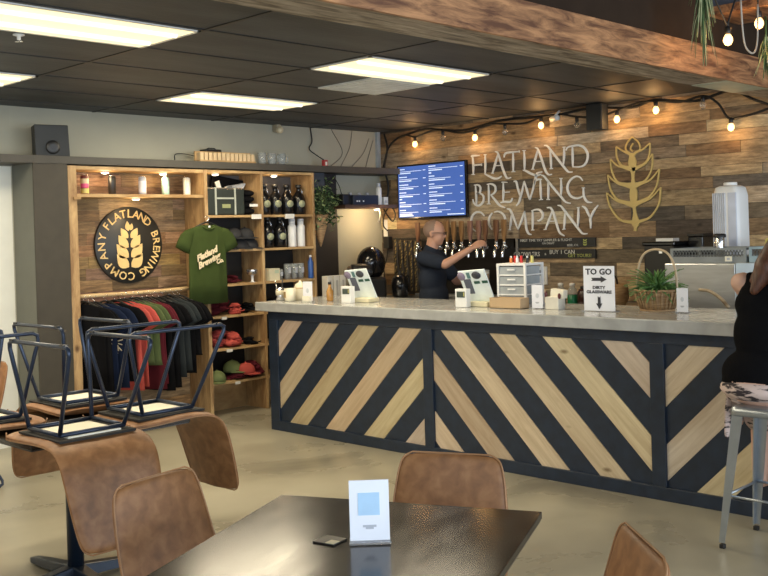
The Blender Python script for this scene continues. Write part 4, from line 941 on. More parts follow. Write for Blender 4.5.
# string: (u from corner, z of bulb centre, lit)
bulbs = [(7.68, 7.018, 2.513, 1, 'lit round bulb above the left edge of the blue screen'), (7.68, 6.632, 2.545, 0, 'unlit clear bulb above the middle of the blue screen'), (7.68, 6.217, 2.510, 1, 'lit bulb above the letter F of the wall lettering'),
    (7.68, 5.847, 2.535, 0, 'unlit clear bulb above the first letters of the wall lettering'), (7.68, 5.428, 2.555, 1, 'lit bulb beside the white camera'), (7.68, 5.037, 2.52, 0, 'unlit clear bulb left of the black wall speaker'),
    (7.68, 4.626, 2.532, 1, 'lit bulb right of the black wall speaker'), (7.68, 4.249, 2.571, 1, 'lit bulb above the gold wheat ear'), (7.68, 3.825, 2.566, 0, 'unlit clear bulb between the wheat ear and the beam end'), (7.68, 3.592, 2.365, 1, 'lit bulb hanging lowest at the right over the board wall')]
def bulb(x, y, z, lit, label, pw=1.3, s=1.0, grp='bulbs of the string lights'):
    t = thing('string_bulb', (x, y, z), 0, label, 'light bulb', grp)
    MB().lathe([(.004*s, -.035*s), (.018*s, -.028*s), (.027*s, -.008*s), (.025*s, .010*s), (.014*s, .030*s)], seg=16).build('bulb', M_BULBON if lit else M_BULBGLASS, t)
    MB().lathe([(.014*s, .028*s), (.017*s, .032*s), (.017*s, .068*s), (.009*s, .075*s)], seg=12).build('socket', M_BLACK, t)
    if not lit: MB().tube([(-.004, 0, .01), (0, 0, -.012), (.004, 0, .01)], .0012, 4).build('filament', M_GOLD, t)
    if lit:
        l = point('bulb_glow', (0, 0, -.0), pw, (1, .55, .2), .03); l.parent = t; l.location = (-.045, 0, -.03)
for b in bulbs: bulb(*b)
pts = []
for i, b in enumerate(bulbs[:-1]):
    pts.append((b[0]+.01, b[1], b[2]+.075)); nx = bulbs[i+1]; pts.append((b[0]+.03, (b[1]+nx[1])/2, (b[2]+nx[2])/2+.075+.025*(-1)**i))
pts = [(7.69, 7.5, 2.30), (7.69, 7.40, 2.52), (7.70, 7.2, 2.62)]+pts+[(7.70, 3.62, 2.44), (7.70, 3.50, 2.44), (7.70, 3.3, 2.48), (7.71, 2.9, 2.60)]
tag(MB().tube(smooth_pts(pts), .010, 6).build('string_cable', M_CABLE), 'black cable of the string lights swagged along the top of the board wall', 'cable')
pts2 = [(7.71, 7.3, 2.60), (7.71, 6.9, 2.655), (7.71, 6.4, 2.60), (7.71, 5.9, 2.65), (7.71, 5.3, 2.635), (7.71, 4.9, 2.66), (7.71, 4.5, 2.62), (7.71, 4.28, 2.66), (7.71, 3.9, 2.61), (7.71, 3.6, 2.66), (7.71, 3.4, 2.56), (7.71, 3.2, 2.5), (7.71, 2.9, 2.58)]
tag(MB().tube(smooth_pts(pts2), .012, 6).build('string_cable', M_CABLE), 'second thicker black cable looped just under the ceiling above the bulbs', 'cable')

# bulbs, cord and strands hanging by the soffit, upper right
bulb(5.72, 2.68, 2.69, 1, 'lit bulb by the dark soffit, left of the two at the upper right', 1.6, 1.05, 'bulbs at the upper right'); bulb(6.16, 2.68, 2.845, 1, 'lit bulb beside the cross beam at the upper right edge', 1.6, 1.05, 'bulbs at the upper right')
tag(MB().tube(smooth_pts([(5.0, 2.7, 3.2), (5.4, 2.68, 3.03), (5.72, 2.68, 2.77), (5.73, 2.68, 2.80), (5.85, 2.66, 3.0), (6.05, 2.66, 3.1), (6.16, 2.68, 2.93), (6.17, 2.68, 2.96), (6.5, 2.66, 3.12)]), .006, 6).build('string_cable', M_CABLE), 'black cable carrying the two lit bulbs at the upper right', 'cable')
tag(MB().tube(smooth_pts([(5.86, 2.66, 2.95), (5.88, 2.66, 2.75), (5.92, 2.66, 2.66), (6.02, 2.66, 2.64), (6.08, 2.66, 2.72), (6.10, 2.66, 2.95)]), .006, 6).build('looped_cord', mat('pale_cord', (.45, .40, .33), .5)), 'pale cord hanging in a U loop between the two upper right bulbs', 'cord')
tag(MB().tube(smooth_pts([(6.30, 2.66, 2.92), (6.31, 2.66, 2.78), (6.26, 2.66, 2.66), (6.22, 2.66, 2.60)]), .005, 6).build('looped_cord', mat('pale_cord', (.45, .40, .33), .5)), 'pale cord dangling at the right edge beside the beam', 'cord')
def strands(x, y, ztop, L_, n, seed, label):
    t = thing('hanging_plant', (x, y, ztop-L_), 0, label, 'plant'); rr = random.Random(seed)
    for nm, mm, q in (('strands', M_LEAFPALE, 0), ('dark_strands', M_LEAFDK, 1)):
        m_ = MB()
        for k in range(n):
            a = rr.uniform(0, 2*PI); z1 = L_*rr.uniform(.45, 1.0); l = L_*rr.uniform(.25, .55); r = rr.uniform(.015, .085)
            m_.tube(smooth_pts([(.01*math.cos(a), .01*math.sin(a), z1), (r*.6*math.cos(a), r*.6*math.sin(a), z1-l*.35), (r*math.cos(a), r*math.sin(a), max(0, z1-l))], 3), [.004, .004, .005, .005, .004, .003, .0015], 4, flat=.4)
        m_.build(nm, mm, t)
    MB().cyl((0, 0, L_*.6), (0, 0, L_+.12), .006).build('stem', M_LEAFDK, t)
strands(5.55, 2.75, 3.15, .62, 40, 1, 'grassy hanging plant dangling over the beam at the upper right')
strands(6.35, 2.72, 2.80, .32, 26, 2, 'grassy hanging plant cut off by the right edge of the view')
t = thing('hanging_plant', (5.42, 2.70, 2.98), 0, 'short sprig hanging left of the larger grassy plant near the top edge', 'plant'); rr = random.Random(9); m_ = MB()
for k in range(9): m_.tube(smooth_pts([(0, 0, .25), (rr.uniform(-.05, 0), rr.uniform(-.03, .03), .14), (rr.uniform(-.10, -.02), rr.uniform(-.04, .04), rr.uniform(0, .08))], 3), [.004]*6+[.001], 4, flat=.4)
m_.build('strands', M_LEAFPALE, t); MB().cyl((0, 0, .2), (0, 0, .37), .004).build('stem', M_LEAFDK, t)

# ================================================================== EQUIPMENT AT THE RIGHT
eq = thing('steel_prep_cabinet', (6.98, 3.30, 0), RB, 'tall brushed steel cabinet behind the bar, left of the pale blue one', 'steel cabinet')
MB().box((-.26, -.48, .08), (.262, .4, 1.32)).build('body', M_STEEL, eq, bevel=.004)
MB().box((-.24, -.46, 0), (.24, .38, .08)).build('plinth', M_BLACK, eq)
MB().tube(smooth_pts([(.0, -.485, 1.14), (.08, -.485, 1.13), (.16, -.485, 1.08), (.215, -.485, 1.02)]), .012, 6).build('handle_reflection', wood('reflected_cane', (.5, .4, .26), (.36, .26, .15), .5, (1, 8, 8)), eq)  # tan tube modelled as the basket handle's reflection in the steel
e2 = thing('steel_prep_cabinet', (6.98, 2.67, 0), RB, 'pale blue-white enamelled cabinet behind the seated woman', 'cabinet')
MB().box((-.36, -.49, .08), (.45, .4, 1.325)).build('body', mat('pale_blue_enamel', (.50, .60, .68), .3), e2, bevel=.004); MB().box((-.34, -.46, 0), (.43, .38, .08)).build('plinth', M_BLACK, e2)
def crate(x, y, z, col, label, l=.62):
    t = thing('plastic_crate', (x, y, z), RB, label, 'crate', 'lattice crates on the cabinets'); h = .105; d = .42
    m_ = MB()
    m_.box((-l/2, -d/2, 0), (l/2, d/2, .008))
    for y0, y1 in ((-d/2, -d/2+.008), (d/2-.008, d/2)):
        m_.box((-l/2, y0, .008), (l/2, y1, .045)); m_.box((-l/2, y0, .09), (l/2, y1, h))
    for x0, x1 in ((-l/2, -l/2+.008), (l/2-.008, l/2)):
        m_.box((x0, -d/2+.008, .008), (x1, d/2-.008, .045)); m_.box((x0, -d/2+.008, .09), (x1, d/2-.008, h))
    for x0 in (-l/2, l/2-.02): m_.box((x0, -d/2-.002, .045), (x0+.02, -d/2+.008, .09)); m_.box((x0, d/2-.01, .045), (x0+.02, d/2, .09))
    m_.build('shell', col, t)
    m_ = MB(); n = int(l/.024)
    for k in range(n):
        x0 = -l/2+.02+k*(l-.04)/n; w_ = (l-.04)/n
        m_.ribbon([(x0, .045), (x0+w_, .09)], .005, .006); m_.ribbon([(x0, .09), (x0+w_, .045)], .005, .005)
    bmesh.ops.transform(m_.bm, matrix=Matrix.Translation((0, -d/2+.006, 0)), verts=m_.bm.verts)
    m_.build('lattice', mat('dark_crate_lattice', (.10, .11, .11), .6), t)
crate(6.76, 3.26, 1.322, mat('grey_crate', (.22, .24, .24), .55), 'grey lattice-sided plastic crate on the steel cabinet', .56)
crate(6.76, 2.66, 1.327, mat('blue_grey_crate', (.28, .38, .42), .55), 'blue-grey lattice-sided plastic crate on the pale cabinet', .60)
t = thing('paper_tag', (6.54, 3.10, 1.335), RB, 'small cream tag stuck on the front of the grey crate', 'tag'); MB().box((-.025, -.004, 0), (.025, .0, .035)).build('paper', M_UNDERPAD, t); MB().box((-.01, -.006, .01), (.01, -.004, .025)).build('print', M_GREYINK, t)
fn = thing('tower_fan', (7.18, 3.375, 1.322), RB, 'white ribbed tower heater with rounded top standing behind the grey crate', 'tower heater')
def twr(w_, d, z): return [V((p.x, p.z, z)) for p in rrect(-w_, -d, w_, d, min(w_, d)*.45, 4)]
MB().rings([twr(.105, .10, 0), twr(.108, .105, .03), twr(.104, .105, .48), twr(.092, .09, .54), twr(.06, .07, .555)]).build('body', M_WHITE, fn)
m_ = MB()
for k in range(7): m_.box((-.090+k*.015, -.115, .04), (-.084+k*.015, -.098, .5))
m_.build('grille_ribs', mat('grille_grey_white', (.62, .64, .68), .4), fn, bevel=.002)
MB().box((.025, -.109, .04), (.092, -.100, .50)).build('front_panel', mat('cool_grey_panel', (.52, .56, .66), .35), fn, bevel=.004); MB().lathe([(.05, .555), (.05, .575), (.045, .58)], seg=18).build('top_dial', M_WHITE, fn)
t = thing('salt_shaker', (6.95, 3.36, 1.322), 0, 'tall clear shaker with a black lid standing in the grey crate', 'shaker')
MB().lathe([(.035, .01), (.038, .015), (.036, .17), (.034, .175)], seg=18).build('glass_body', M_CHROME, t); MB().lathe([(.045, .172), (.047, .178), (.045, .195), (.03, .2)], seg=18).build('lid', M_BLACK, t)
t = thing('yellow_sponge', (6.95, 2.98, 1.43), .3, 'small yellow cloth poking over the crates beside the tower heater', 'cloth')
MB().ball((0, 0, .02), (.06, .04, .03), 12).build('cloth', mat('lemon_cloth', (.65, .62, .20), .8), t); MB().ball((.03, .02, .035), (.03, .02, .02), 10).build('fold', mat('lemon_cloth', (.65, .62, .20), .8), t)
# back counter: bins, grinder, bottles, basket
t = thing('waste_bin', (7.42, 4.02, .93), RB, 'black box-shaped appliance with a grey latch behind the plant basket', 'appliance')
MB().box((-.14, -.16, 0), (.13, .14, .50)).build('body', M_BLACK, t, bevel=.012); MB().box((-.15, -.17, .50), (.14, .15, .535)).build('lid', M_BLACKG, t, bevel=.01); MB().box((.0, -.168, .44), (.03, -.158, .465)).build('latch', M_CHROME, t); MB().box((-.05, -.12, .536), (.10, -.02, .56)).build('paper_note', M_WHITE, t)
t = thing('knife_block', (7.55, 3.80, .93), RB, 'second taller black box squeezed right of the latched one', 'appliance')
MB().box((-.07, -.1, 0), (.06, .12, .57)).build('body', M_BLACKG, t, bevel=.01); MB().box((-.075, -.105, .57), (.065, .125, .59)).build('top', M_BLACK, t, bevel=.004)
t = thing('storage_basket', (7.30, 4.47, .93), .2, 'round brown wicker basket with a dark hoop standing behind the TO GO sign', 'basket')
MB().lathe([(.09, 0), (.12, .06), (.125, .12), (.11, .19), (.10, .19), (.11, .12), (.08, .02)], seg=22).build('bowl', M_WICKER, t); MB().tube(arc((0, -.0, .17), .085, 0, 2*PI, 20), .009, 6).build('hoop', mat('dark_cane', (.06, .035, .02), .5), t)
for i, (y, lb) in enumerate(((5.00, 'green bottle with a clear top on the back counter, left of two'), (4.88, 'green bottle with a clear top on the back counter, right of two'))):
    t = thing('soap_bottle', (7.3, y, .93), 0, lb, 'bottle', 'green bottles on the back counter')
    MB().lathe([(.042, 0), (.044, .01), (.044, .085), (.04, .09)], seg=18).build('liquid', mat('deep_green_liquid', (.01, .14, .06), .25), t); MB().lathe([(.044, .088), (.044, .13), (.022, .15), (.022, .17)], seg=18).build('clear_top', M_GLASS, t); MB().lathe([(.024, .165), (.024, .185), (.01, .19)], seg=14).build('cap', M_WHITE, t)
t = thing('dark_jar', (7.3, 4.76, .93), 0, 'dark brown rounded jar beside the green bottles', 'jar')
MB().lathe([(.05, 0), (.06, .02), (.06, .11), (.045, .14), (.03, .145)], seg=20).build('body', mat('dark_brown_glass', (.035, .015, .012), .2), t); MB().lathe([(.035, .14), (.035, .16), (.02, .165)], seg=16).build('lid', M_BLACK, t)
t = thing('cream_box', (7.25, 5.16, .93), RB, 'small cream box on the back counter left of the green bottles', 'box')
MB().box((-.08, -.06, 0), (.08, .06, .13)).build('body', mat('tan_card', (.50, .40, .26), .7), t, bevel=.003); MB().box((-.08, -.062, .10), (.08, -.059, .115)).build('tape', M_TAG, t)

# ================================================================== ON THE BAR TOP
def WB(x, y, z=CT): return (x, y, z)
# table-tent style cards
def card_stand(name, x, y, rz, w_, h, label, z=CT, blue=False, tilt=.0, grp=None):
    t = thing(name, (x, y, z), rz, label, 'sign', grp)
    MB().box((-w_/2-.003, -.025, 0), (w_/2+.003, .028, .006)).build('base', M_ACRYL, t, bevel=.002)
    MB().box((-w_/2, -.003, .006), (w_/2, .001, h)).build('card', M_PAPER, t)
    m_ = MB()
    if blue: m_.box((-w_*.28, -.0045, h*.44), (w_*.26, -.003, h*.80))
    else:
        m_.ball((0, 0, 0), (w_*.16, .001, w_*.2), 12); bmesh.ops.translate(m_.bm, verts=m_.bm.verts, vec=(0, -.0035, h*.55))
    m_.build('print', M_BLUEINK if blue else mat('grey_watercolour_print', (.58, .62, .68), .6), t)
    m_ = MB()
    for k, (zz, ww) in enumerate(((.25, .34), (.22, .2))): m_.box((-w_*ww/2, -.0045-.0002*k, h*zz), (w_*ww/2, -.003, h*zz+.006))
    m_.build('fine_print', M_GREYINK, t)
    return t
card_stand('menu_card', 5.33, 6.09, RB+.1, .10, .165, 'white menu card in a stand between the mugs and the first tablet')
t = thing('business_cards', (5.28, 6.045, CT), RB, 'small stack of cream business cards leaning at the foot of the left menu card', 'cards')
MB().box((-.045, -.012, 0), (.045, .012, .05)).build('cards', M_UNDERPAD, t); MB().box((-.05, -.018, 0), (.05, .018, .012)).build('holder', M_ACRYL, t)
t = thing('pen_cup', (5.35, 6.46, CT), 0, 'metal cup with pens at the left end of the bar', 'cup')
MB().lathe([(.03, 0), (.036, .01), (.04, .105), (.036, .105), (.03, .015)], seg=20).build('cup', M_SILVER, t); MB().lathe([(.0375, .045), (.0395, .085)], seg=20).build('band', mat('cream_band', (.62, .56, .42), .6), t)
for k in range(3):
    a = k*2.1+.4; MB().cyl((.015*math.cos(a), .015*math.sin(a), .03), (.04*math.cos(a), .04*math.sin(a), .17), .0045, seg=8).build('pen', (M_BLACK, M_CHROME, M_BLACK)[k], t)
for (x, y, s_, lb) in ((5.33, 6.31, 1, 'cream mug with a brown print standing next to the pen cup'), (5.46, 6.33, 1.25, 'round cream jar standing behind the printed mug')):
    t = thing('mug', (x, y, CT), RB, lb, 'mug')
    if s_ == 1:
        MB().lathe([(.038, 0), (.045, .01), (.047, .105), (.042, .105), (.04, .015)], seg=22).build('body', mat('cream_ceramic', (.68, .64, .50), .3), t)
        MB().tube([(-.043, 0, .09), (-.075, 0, .08), (-.078, 0, .04), (-.043, 0, .022)], .006, 6).build('handle', mat('cream_ceramic', (.68, .64, .50), .3), t); MB().box((-.025, -.049, .03), (.0, -.044, .08)).build('print', mat('brown_print', (.30, .20, .08), .6), t)
    else:
        MB().lathe([(.04, 0), (.052, .02), (.055, .10), (.04, .135), (.012, .15), (.006, .165)], seg=22).build('body', mat('ivory_ceramic', (.70, .64, .48), .35), t); MB().lathe([(.053, .095), (.057, .1), (.053, .105)], seg=22).build('rim', M_CABPINE, t)
t = thing('wood_post', (5.47, 5.98, CT), 0, 'small amber glass bottle right behind the left menu card', 'bottle')
t.name = 'amber_bottle'; MB().lathe([(.024, 0), (.028, .01), (.028, .08), (.012, .115), (.012, .14)], seg=16).build('body', mat('amber_glass', (.42, .22, .06), .2), t); MB().lathe([(.014, .135), (.014, .155)], seg=12).build('cap', M_BLACK, t)
# tablets on stands
def tablet(x, y, rz, label):
    t = thing('tablet_register', (x, y, CT), rz, label, 'tablet', 'tablets on the bar')
    S = Matrix.Translation((.01, .11, .015)) @ Matrix.Rotation(.42, 4, 'X') @ Matrix.Rotation(-.08, 4, 'Y')
    MB(S).box((-.105, .0, .01), (.125, .012, .265), bev=.004).build('tablet_back', mat('pale_aqua_case', (.80, .88, .88), .35), t)
    MB().box((-.04, .02, 0), (.12, .15, .035), bev=.006).build('stand_base', mat('cream_plastic', (.72, .66, .45), .4), t)
    MB().box((-.095, -.06, 0), (.0, -.005, .13), bev=.004).build('card_reader', M_WHITE, t)
    MB().box((-.08, -.0625, .07), (-.012, -.060, .112)).build('reader_screen', mat('dark_screen_green', (.05, .07, .06), .3), t)
    MB().box((-.022, -.0645, .078), (-.014, -.0625, .106)).build('reader_stripe', M_LIME, t)
    MB(S).box((-.075, -.004, .085), (-.015, -.001, .20)).build('photo_sticker', mat('slate_sticker', (.10, .11, .15), .5), t)
    D2 = S @ Matrix.Translation((-.085, -.002, .225)) @ Matrix.Rotation(PI/2, 4, 'X')
    MB(D2).lathe([(.032, -.004), (.032, .002)], seg=20).build('round_sticker', mat('mauve_sticker', (.22, .18, .26), .5), t)
    D3 = S @ Matrix.Translation((.045, -.002, .225)) @ Matrix.Rotation(PI/2, 4, 'X')
    MB(D3 @ Matrix.Diagonal((1, .75, 1, 1))).lathe([(.038, -.004), (.038, .002)], seg=20).build('round_sticker', mat('dark_round_sticker', (.04, .045, .06), .5), t)
    m_ = MB(S)
    for x0 in (-.012, .055): m_.box((x0+.02, -.004, .160), (x0+.068, -.001, .180))
    m_.build('sticker', mat('dark_green_sticker', (.02, .09, .06), .5), t)
    MB(S).box((-.035, -.004, .205), (-.008, -.001, .25)).build('pine_sticker', mat('teal_sticker', (.10, .22, .22), .5), t)
    return t
tablet(5.42, 5.63, RB+.10, 'sticker-covered tablet stand, nearer the left end of the bar'); tablet(5.44, 4.48, RB+.10, 'sticker-covered tablet stand, beside the white drawer tower')
# drawer tower
t = thing('drawer_tower', (5.70, 4.24, CT), RB+.12, 'small white plastic drawer tower with clear drawers on the bar', 'drawers')
MB().box((-.115, -.13, 0), (.115, .13, .015)).build('base', M_WHITE, t); MB().box((-.115, -.13, .285), (.115, .13, .30)).build('top', M_WHITE, t)
fr_ = MB()
for x in (-.115, .099):
    for y in (-.13, .114): fr_.box((x, y, .015), (x+.016, y+.016, .285))
for zz in (.078, .146, .214):
    fr_.box((-.099, -.128, zz), (.099, -.118, zz+.010))
    for x in (-.113, .105): fr_.box((x, -.114, zz), (x+.008, .114, zz+.010))
fr_.build('frame', M_WHITE, t)
for k in range(4):
    z0 = .018+k*.068
    d = MB().box((-.095, -.122, z0), (.095, .11, z0+.055)).build('drawer', mat('frosted_clear_drawer', (.36, .39, .40), .25), t); MB().box((-.03, -.132, z0+.03), (.03, -.122, z0+.04)).build('drawer_handle', M_WHITE, d)
for k, (x, m, lb) in enumerate(((-.06, mat('orange_lid', (.65, .20, .05), .4), 'tiny orange-capped marker on the drawer tower'), (-.035, mat('red_lid', (.55, .03, .03), .4), 'tiny red marker on the drawer tower'), (-.01, M_WHITE, 'tiny white marker on the drawer tower'), (.015, mat('red_lid', (.55, .03, .03), .4), 'tiny red marker with a pale neighbour on the drawer tower'), (.07, M_BLACK, 'small black bottle on the drawer tower'), (.10, M_LIME, 'small yellow-green bottle at the right of the drawer tower'))):
    p = Matrix.Rotation(RB+.12, 4, 'Z') @ V((x, -.02+.015*(k % 2), 0))
    b_ = thing('marker_bottle', (5.70+p.x, 4.24+p.y, CT+.3005), 0, lb, 'bottle'); h = .045+.02*(k % 2)
    MB().lathe([(.010, 0), (.011, .004), (.011, h*.7), (.006, h*.8)], seg=10).build('body', m, b_); MB().lathe([(.007, h*.78), (.007, h), (.004, h+.004)], seg=10).build('cap', M_BLACK if k % 2 else M_WHITE, b_)
t = thing('cardboard_box', (5.47, 4.17, CT), RB, 'low open cardboard box in front of the drawer tower', 'box')
m_ = MB(); m_.box((-.13, -.05, 0), (.13, .05, .004)); m_.box((-.13, -.05, 0), (.13, -.046, .072)); m_.box((-.13, .046, 0), (.13, .05, .072)); m_.box((-.13, -.046, 0), (-.126, .046, .072)); m_.box((.126, -.046, 0), (.13, .046, .072)); m_.build('tray', M_CARDB, t)
MB().box((-.10, -.04, .01), (.10, .04, .055)).build('contents', mat('kraft_sheets', (.42, .31, .19), .8), t)
card_stand('menu_card', 5.50, 3.955, RB+.05, .085, .16, 'white menu card standing right of the cardboard box')
t = thing('napkin_holder', (5.52, 3.83, CT), RB, 'white card box with folded cream napkins and dark clips beside the menu card', 'napkin holder')
MB().box((-.05, -.04, 0), (.055, .04, .085), bev=.003).build('box', mat('off_white_card', (.66, .63, .54), .6), t); MB(Matrix.Rotation(.1, 4, 'Y')).box((-.03, -.02, .08), (.07, .03, .135)).build('napkins', M_UNDERPAD, t)
for x, z in ((-.045, .10), (.06, .09)): MB().ball((x, -.035, z), (.012, .01, .02), 10).build('clip', mat('dark_red_clip', (.10, .02, .02), .4), t)
# TO GO sign
t = thing('counter_sign', (5.50, 3.475, CT), RB+.02, 'upright white paper sign reading TO GO with a right arrow and a down arrow', 'sign')
MB().box((-.115, -.03, 0), (.115, .05, .004)).build('base', M_ACRYL, t); MB().box((-.112, -.002, .004), (.112, .002, .288)).build('card', M_PAPER, t)
m_ = MB()
text_mb(m_, 'TO GO', .052, 0, .250, -.0025, .0015, bold=.0015, sx=1.12)
m_.poly([(x, -.003, z) for x, z in ((-.055, .193), (.015, .193), (.015, .182), (.058, .203), (.015, .224), (.015, .213), (-.055, .213), (-.045, .203))], (0, -.001, 0))
text_mb(m_, 'DIRTY', .027, 0, .150, -.0025, .0015, bold=.001, sx=1.2); text_mb(m_, 'GLASSWARE', .027, 0, .122, -.0025, .0015, bold=.001, sx=1.2)
m_.poly([(x, -.003, z) for x, z in ((-.010, .095), (-.010, .050), (-.022, .050), (0, .012), (.022, .050), (.010, .050), (.010, .095), (0, .088))], (0, -.001, 0))
m_.build('lettering', M_INK, t)
# plant basket
t = thing('plant_basket', (5.70, 3.18, CT), RB, 'wicker basket with a tall hoop handle full of green spider plant on the bar', 'plant')
m_ = MB(); m_.lathe([(.10, 0), (.115, .03), (.128, .075), (.145, .13), (.138, .13), (.12, .07), (.10, .012)], seg=28, sy=.75); m_.build('basket', M_WICKER, t)
m_ = MB()
for zz, r in ((.004, .108), (.128, .146)): m_.tube([(r*math.cos(a), r*.75*math.sin(a), zz) for a in [2*PI*k/24 for k in range(24)]], .008, 6, closed=True)
for k in range(26):
    a = 2*PI*k/26; m_.tube([(.108*math.cos(a), .081*math.sin(a), .01), (.134*math.cos(a), .1*math.sin(a), .07), (.148*math.cos(a), .111*math.sin(a), .12)], .006, 5)
m_.build('weave_stakes', M_WICKER, t)
MB().tube(smooth_pts([(-.14, 0, .12), (-.13, 0, .26), (-.085, 0, .355), (-.0, 0, .385), (.085, 0, .355), (.13, 0, .26), (.14, 0, .12)]), .008, 8).build('hoop_handle', mat('pale_cane', (.50, .38, .24), .5), t)
MB().lathe([(.12, .10), (.10, .115), (.02, .12)], seg=20, sy=.75).build('soil', mat('potting_soil', (.05, .035, .02), .9), t)
fern(t, 190, .20, M_LEAF, 33, .115, .62, .011, 1.0)
card_stand('menu_card', 5.60, 2.955, RB+.03, .072, .15, 'small white card in a clear stand right of the plant basket')

# ================================================================== SEATING
def make_chair():
    t = thing('leather_chair', (0, 0, 0), 0)
    # one bent shell: seat then back, swept as thick cross-sections
    prof = [(.255, .405, .205), (.262, .425, .212), (.24, .438, .215), (.12, .434, .22), (0, .428, .222), (-.10, .428, .222), (-.165, .440, .222), (-.205, .475, .222), (-.228, .53, .22), (-.25, .60, .215), (-.272, .68, .208), (-.294, .765, .196), (-.305, .803, .180), (-.310, .82, .150)]
    R = []
    n = 9; th = .030
    for i, (y, z, hw) in enumerate(prof):
        a = V(prof[max(i-1, 0)][:2]); b = V(prof[min(i+1, len(prof)-1)][:2]); tt = (b-a).normalized(); nn = V((-tt.y, tt.x))   # normal, away from the sitter
        if nn.y > 0 and i < 6: nn = -nn
        if i >= 6 and nn.x > 0: nn = -nn
        k = .55 if i in (0, len(prof)-1) else 1
        top = []; bot = []
        for j in range(n):
            u = -1+2*j/(n-1); x = u*hw; curve = -.018*u*u if z > .46 else -.012*u*u
            e = 1-.55*abs(u)**6
            off = (.0 + curve)
            top.append(V((x, y-nn.x*(off), z-nn.y*(off)))); bot.append(V((x, y+nn.x*(th*k*e-off), z+nn.y*(th*k*e-off))))
        R.append(top+bot[::-1])
    MB().rings(R).build('seat_shell', M_LEATHER, t, sub=1)
    # edge seam
    L_ = [r[0] for r in R]; Rr = [r[8] for r in R]
    MB().tube(smooth_pts([p+V((.007, 0, 0)) for p in L_], 3)+smooth_pts([p+V((-.007, 0, 0)) for p in Rr[::-1]], 3), .0032, 6).build('edge_piping', M_PIPING, t)
    MB().rings([[V((x*a, y, z)) for x, y in ((-1, -.15), (1, -.15), (1, .205), (-1, .205))] for a, z in ((.170, .402), (.175, .392))]).build('underside_cover', M_UNDER, t, smooth=False)
    MB().box((-.12, -.12, .386), (.12, .15, .392)).build('underside_panel', M_UNDERPAD, t)
    def side(s):
        x0, x1 = s*.145, s*.185; r = .0095
        P = [V((x0, .165, .375))]; a = V((x1, .25, .01)); b = V((x1, -.28, .01)); q = V((x0, -.10, .375))
        def cor(p, c, n_, rr=.035):
            d1 = (p-c).normalized(); d2 = (n_-c).normalized(); return [c+d1*rr, c+d1*rr*.3+d2*rr*.3, c+d2*rr]
        P += cor(P[0], a, b)+cor(a, b, q)+[q]
        return MB().tube(P, r, 8)
    for s in (-1, 1): side(s).build('leg_frame', M_BLKMETAL, t)
    m_ = MB(); m_.tube([(-.145, .165, .378), (.145, .165, .378)], .0095, 8); m_.build('cross_tube', M_BLKMETAL, t)
    m_ = MB(); m_.tube([(-.145, -.10, .378), (.145, -.10, .378)], .0095, 8); m_.build('cross_tube', M_BLKMETAL, t)
    for s in (-1, 1): MB().tube([(s*.145, -.10, .378), (s*.145, .165, .378)], .0095, 8).build('seat_rail', M_BLKMETAL, t)
    for s in (-1, 1):
        for y in (.20, -.23): MB().box((s*.185-.012, y-.015, 0), (s*.185+.012, y+.015, .008)).build('foot_glide', M_BLACK, t)
    return t
chair0 = make_chair(); used = [False]
def chair(x, y, rz, label, flip=None, group='tan chairs standing on the floor'):
    c = chair0 if not used[0] else copy_tree(chair0); used[0] = True
    tag(c, label, 'chair', group)
    if flip is None: c.location = (x, y, 0); c.rotation_euler = (0, 0, rz)
    else:
        c.matrix_world = Matrix.Translation((x, y, flip+.4405)) @ Matrix.Rotation(rz, 4, 'Z') @ Matrix.Rotation(PI, 4, 'X')
        l, q, s_ = c.matrix_world.decompose(); c.location = l; c.rotation_euler = q.to_euler()
    return c
TZ = .76
def cafe_table(x, y, rz, label, w_=.85):
    t = thing('cafe_table', (x, y, 0), rz, label, 'table', 'square dark cafe tables')
    MB().box((-w_/2, -w_/2, TZ-.022), (w_/2, w_/2, TZ), bev=.003).build('tabletop', M_TABLE, t)
    MB().box((-w_/2+.004, -w_/2+.004, TZ-.028), (w_/2-.004, w_/2-.004, TZ-.0225)).build('edge_band', M_EDGE, t)
    MB().cyl((0, 0, .05), (0, 0, TZ-.028), .038, seg=20).build('column', M_BASEMETAL, t)
    for k in range(4):
        a = k*PI/2; d = V((math.cos(a), math.sin(a), 0)); sd = V((-d.y, d.x, 0)); R = []
        for s_, hw, z0, z1 in ((.0, .04, .02, .085), (.12, .035, .02, .07), (.30, .030, .012, .05), (.41, .028, .010, .035), (.44, .018, .012, .028)):
            R.append([d*s_+sd*hw+V((0, 0, z0)), d*s_+sd*hw*.8+V((0, 0, z1)), d*s_-sd*hw*.8+V((0, 0, z1)), d*s_-sd*hw+V((0, 0, z0))])
        MB().rings(R).build('foot', M_BASEMETAL, t, bevel=.004, smooth=False)
    MB().box((-.15, -.15, TZ-.042), (.15, .15, TZ-.028)).build('mounting_plate', M_BASEMETAL, t)
    return t
A0 = math.atan2(-.421, -.907)
cafe_table(1.86, 1.955, math.atan2(.421, .907), 'dark square cafe table in the foreground holding a white card')
cafe_table(2.31, 4.35, 0, 'dark table at the left carrying four upside-down chairs', .79)
cafe_table(1.95, 6.02, .05, 'dark table at the left edge far behind the first stacked chairs', .82)
GS = 'upside-down chairs on the left table'
chair(2.085, 3.85, PI, 'upturned tan chair nearest the viewer on the left table, back hanging towards the foreground', TZ, GS)
chair(2.57, 4.03, -PI/2, 'upturned tan chair on the right side of the left table, back hanging towards the bar', TZ, GS)
chair(2.50, 4.66, 0, 'upturned tan chair on the far side of the left table, back hanging towards the shelves', TZ, GS)
chair(1.90, 4.50, PI/2, 'upturned tan chair on the left side of the left table, cut off by the view', TZ, GS)
chair(2.14, 5.72, PI, 'upturned tan chair at the left edge on the far table, near side', TZ, 'upside-down chairs on the far table')
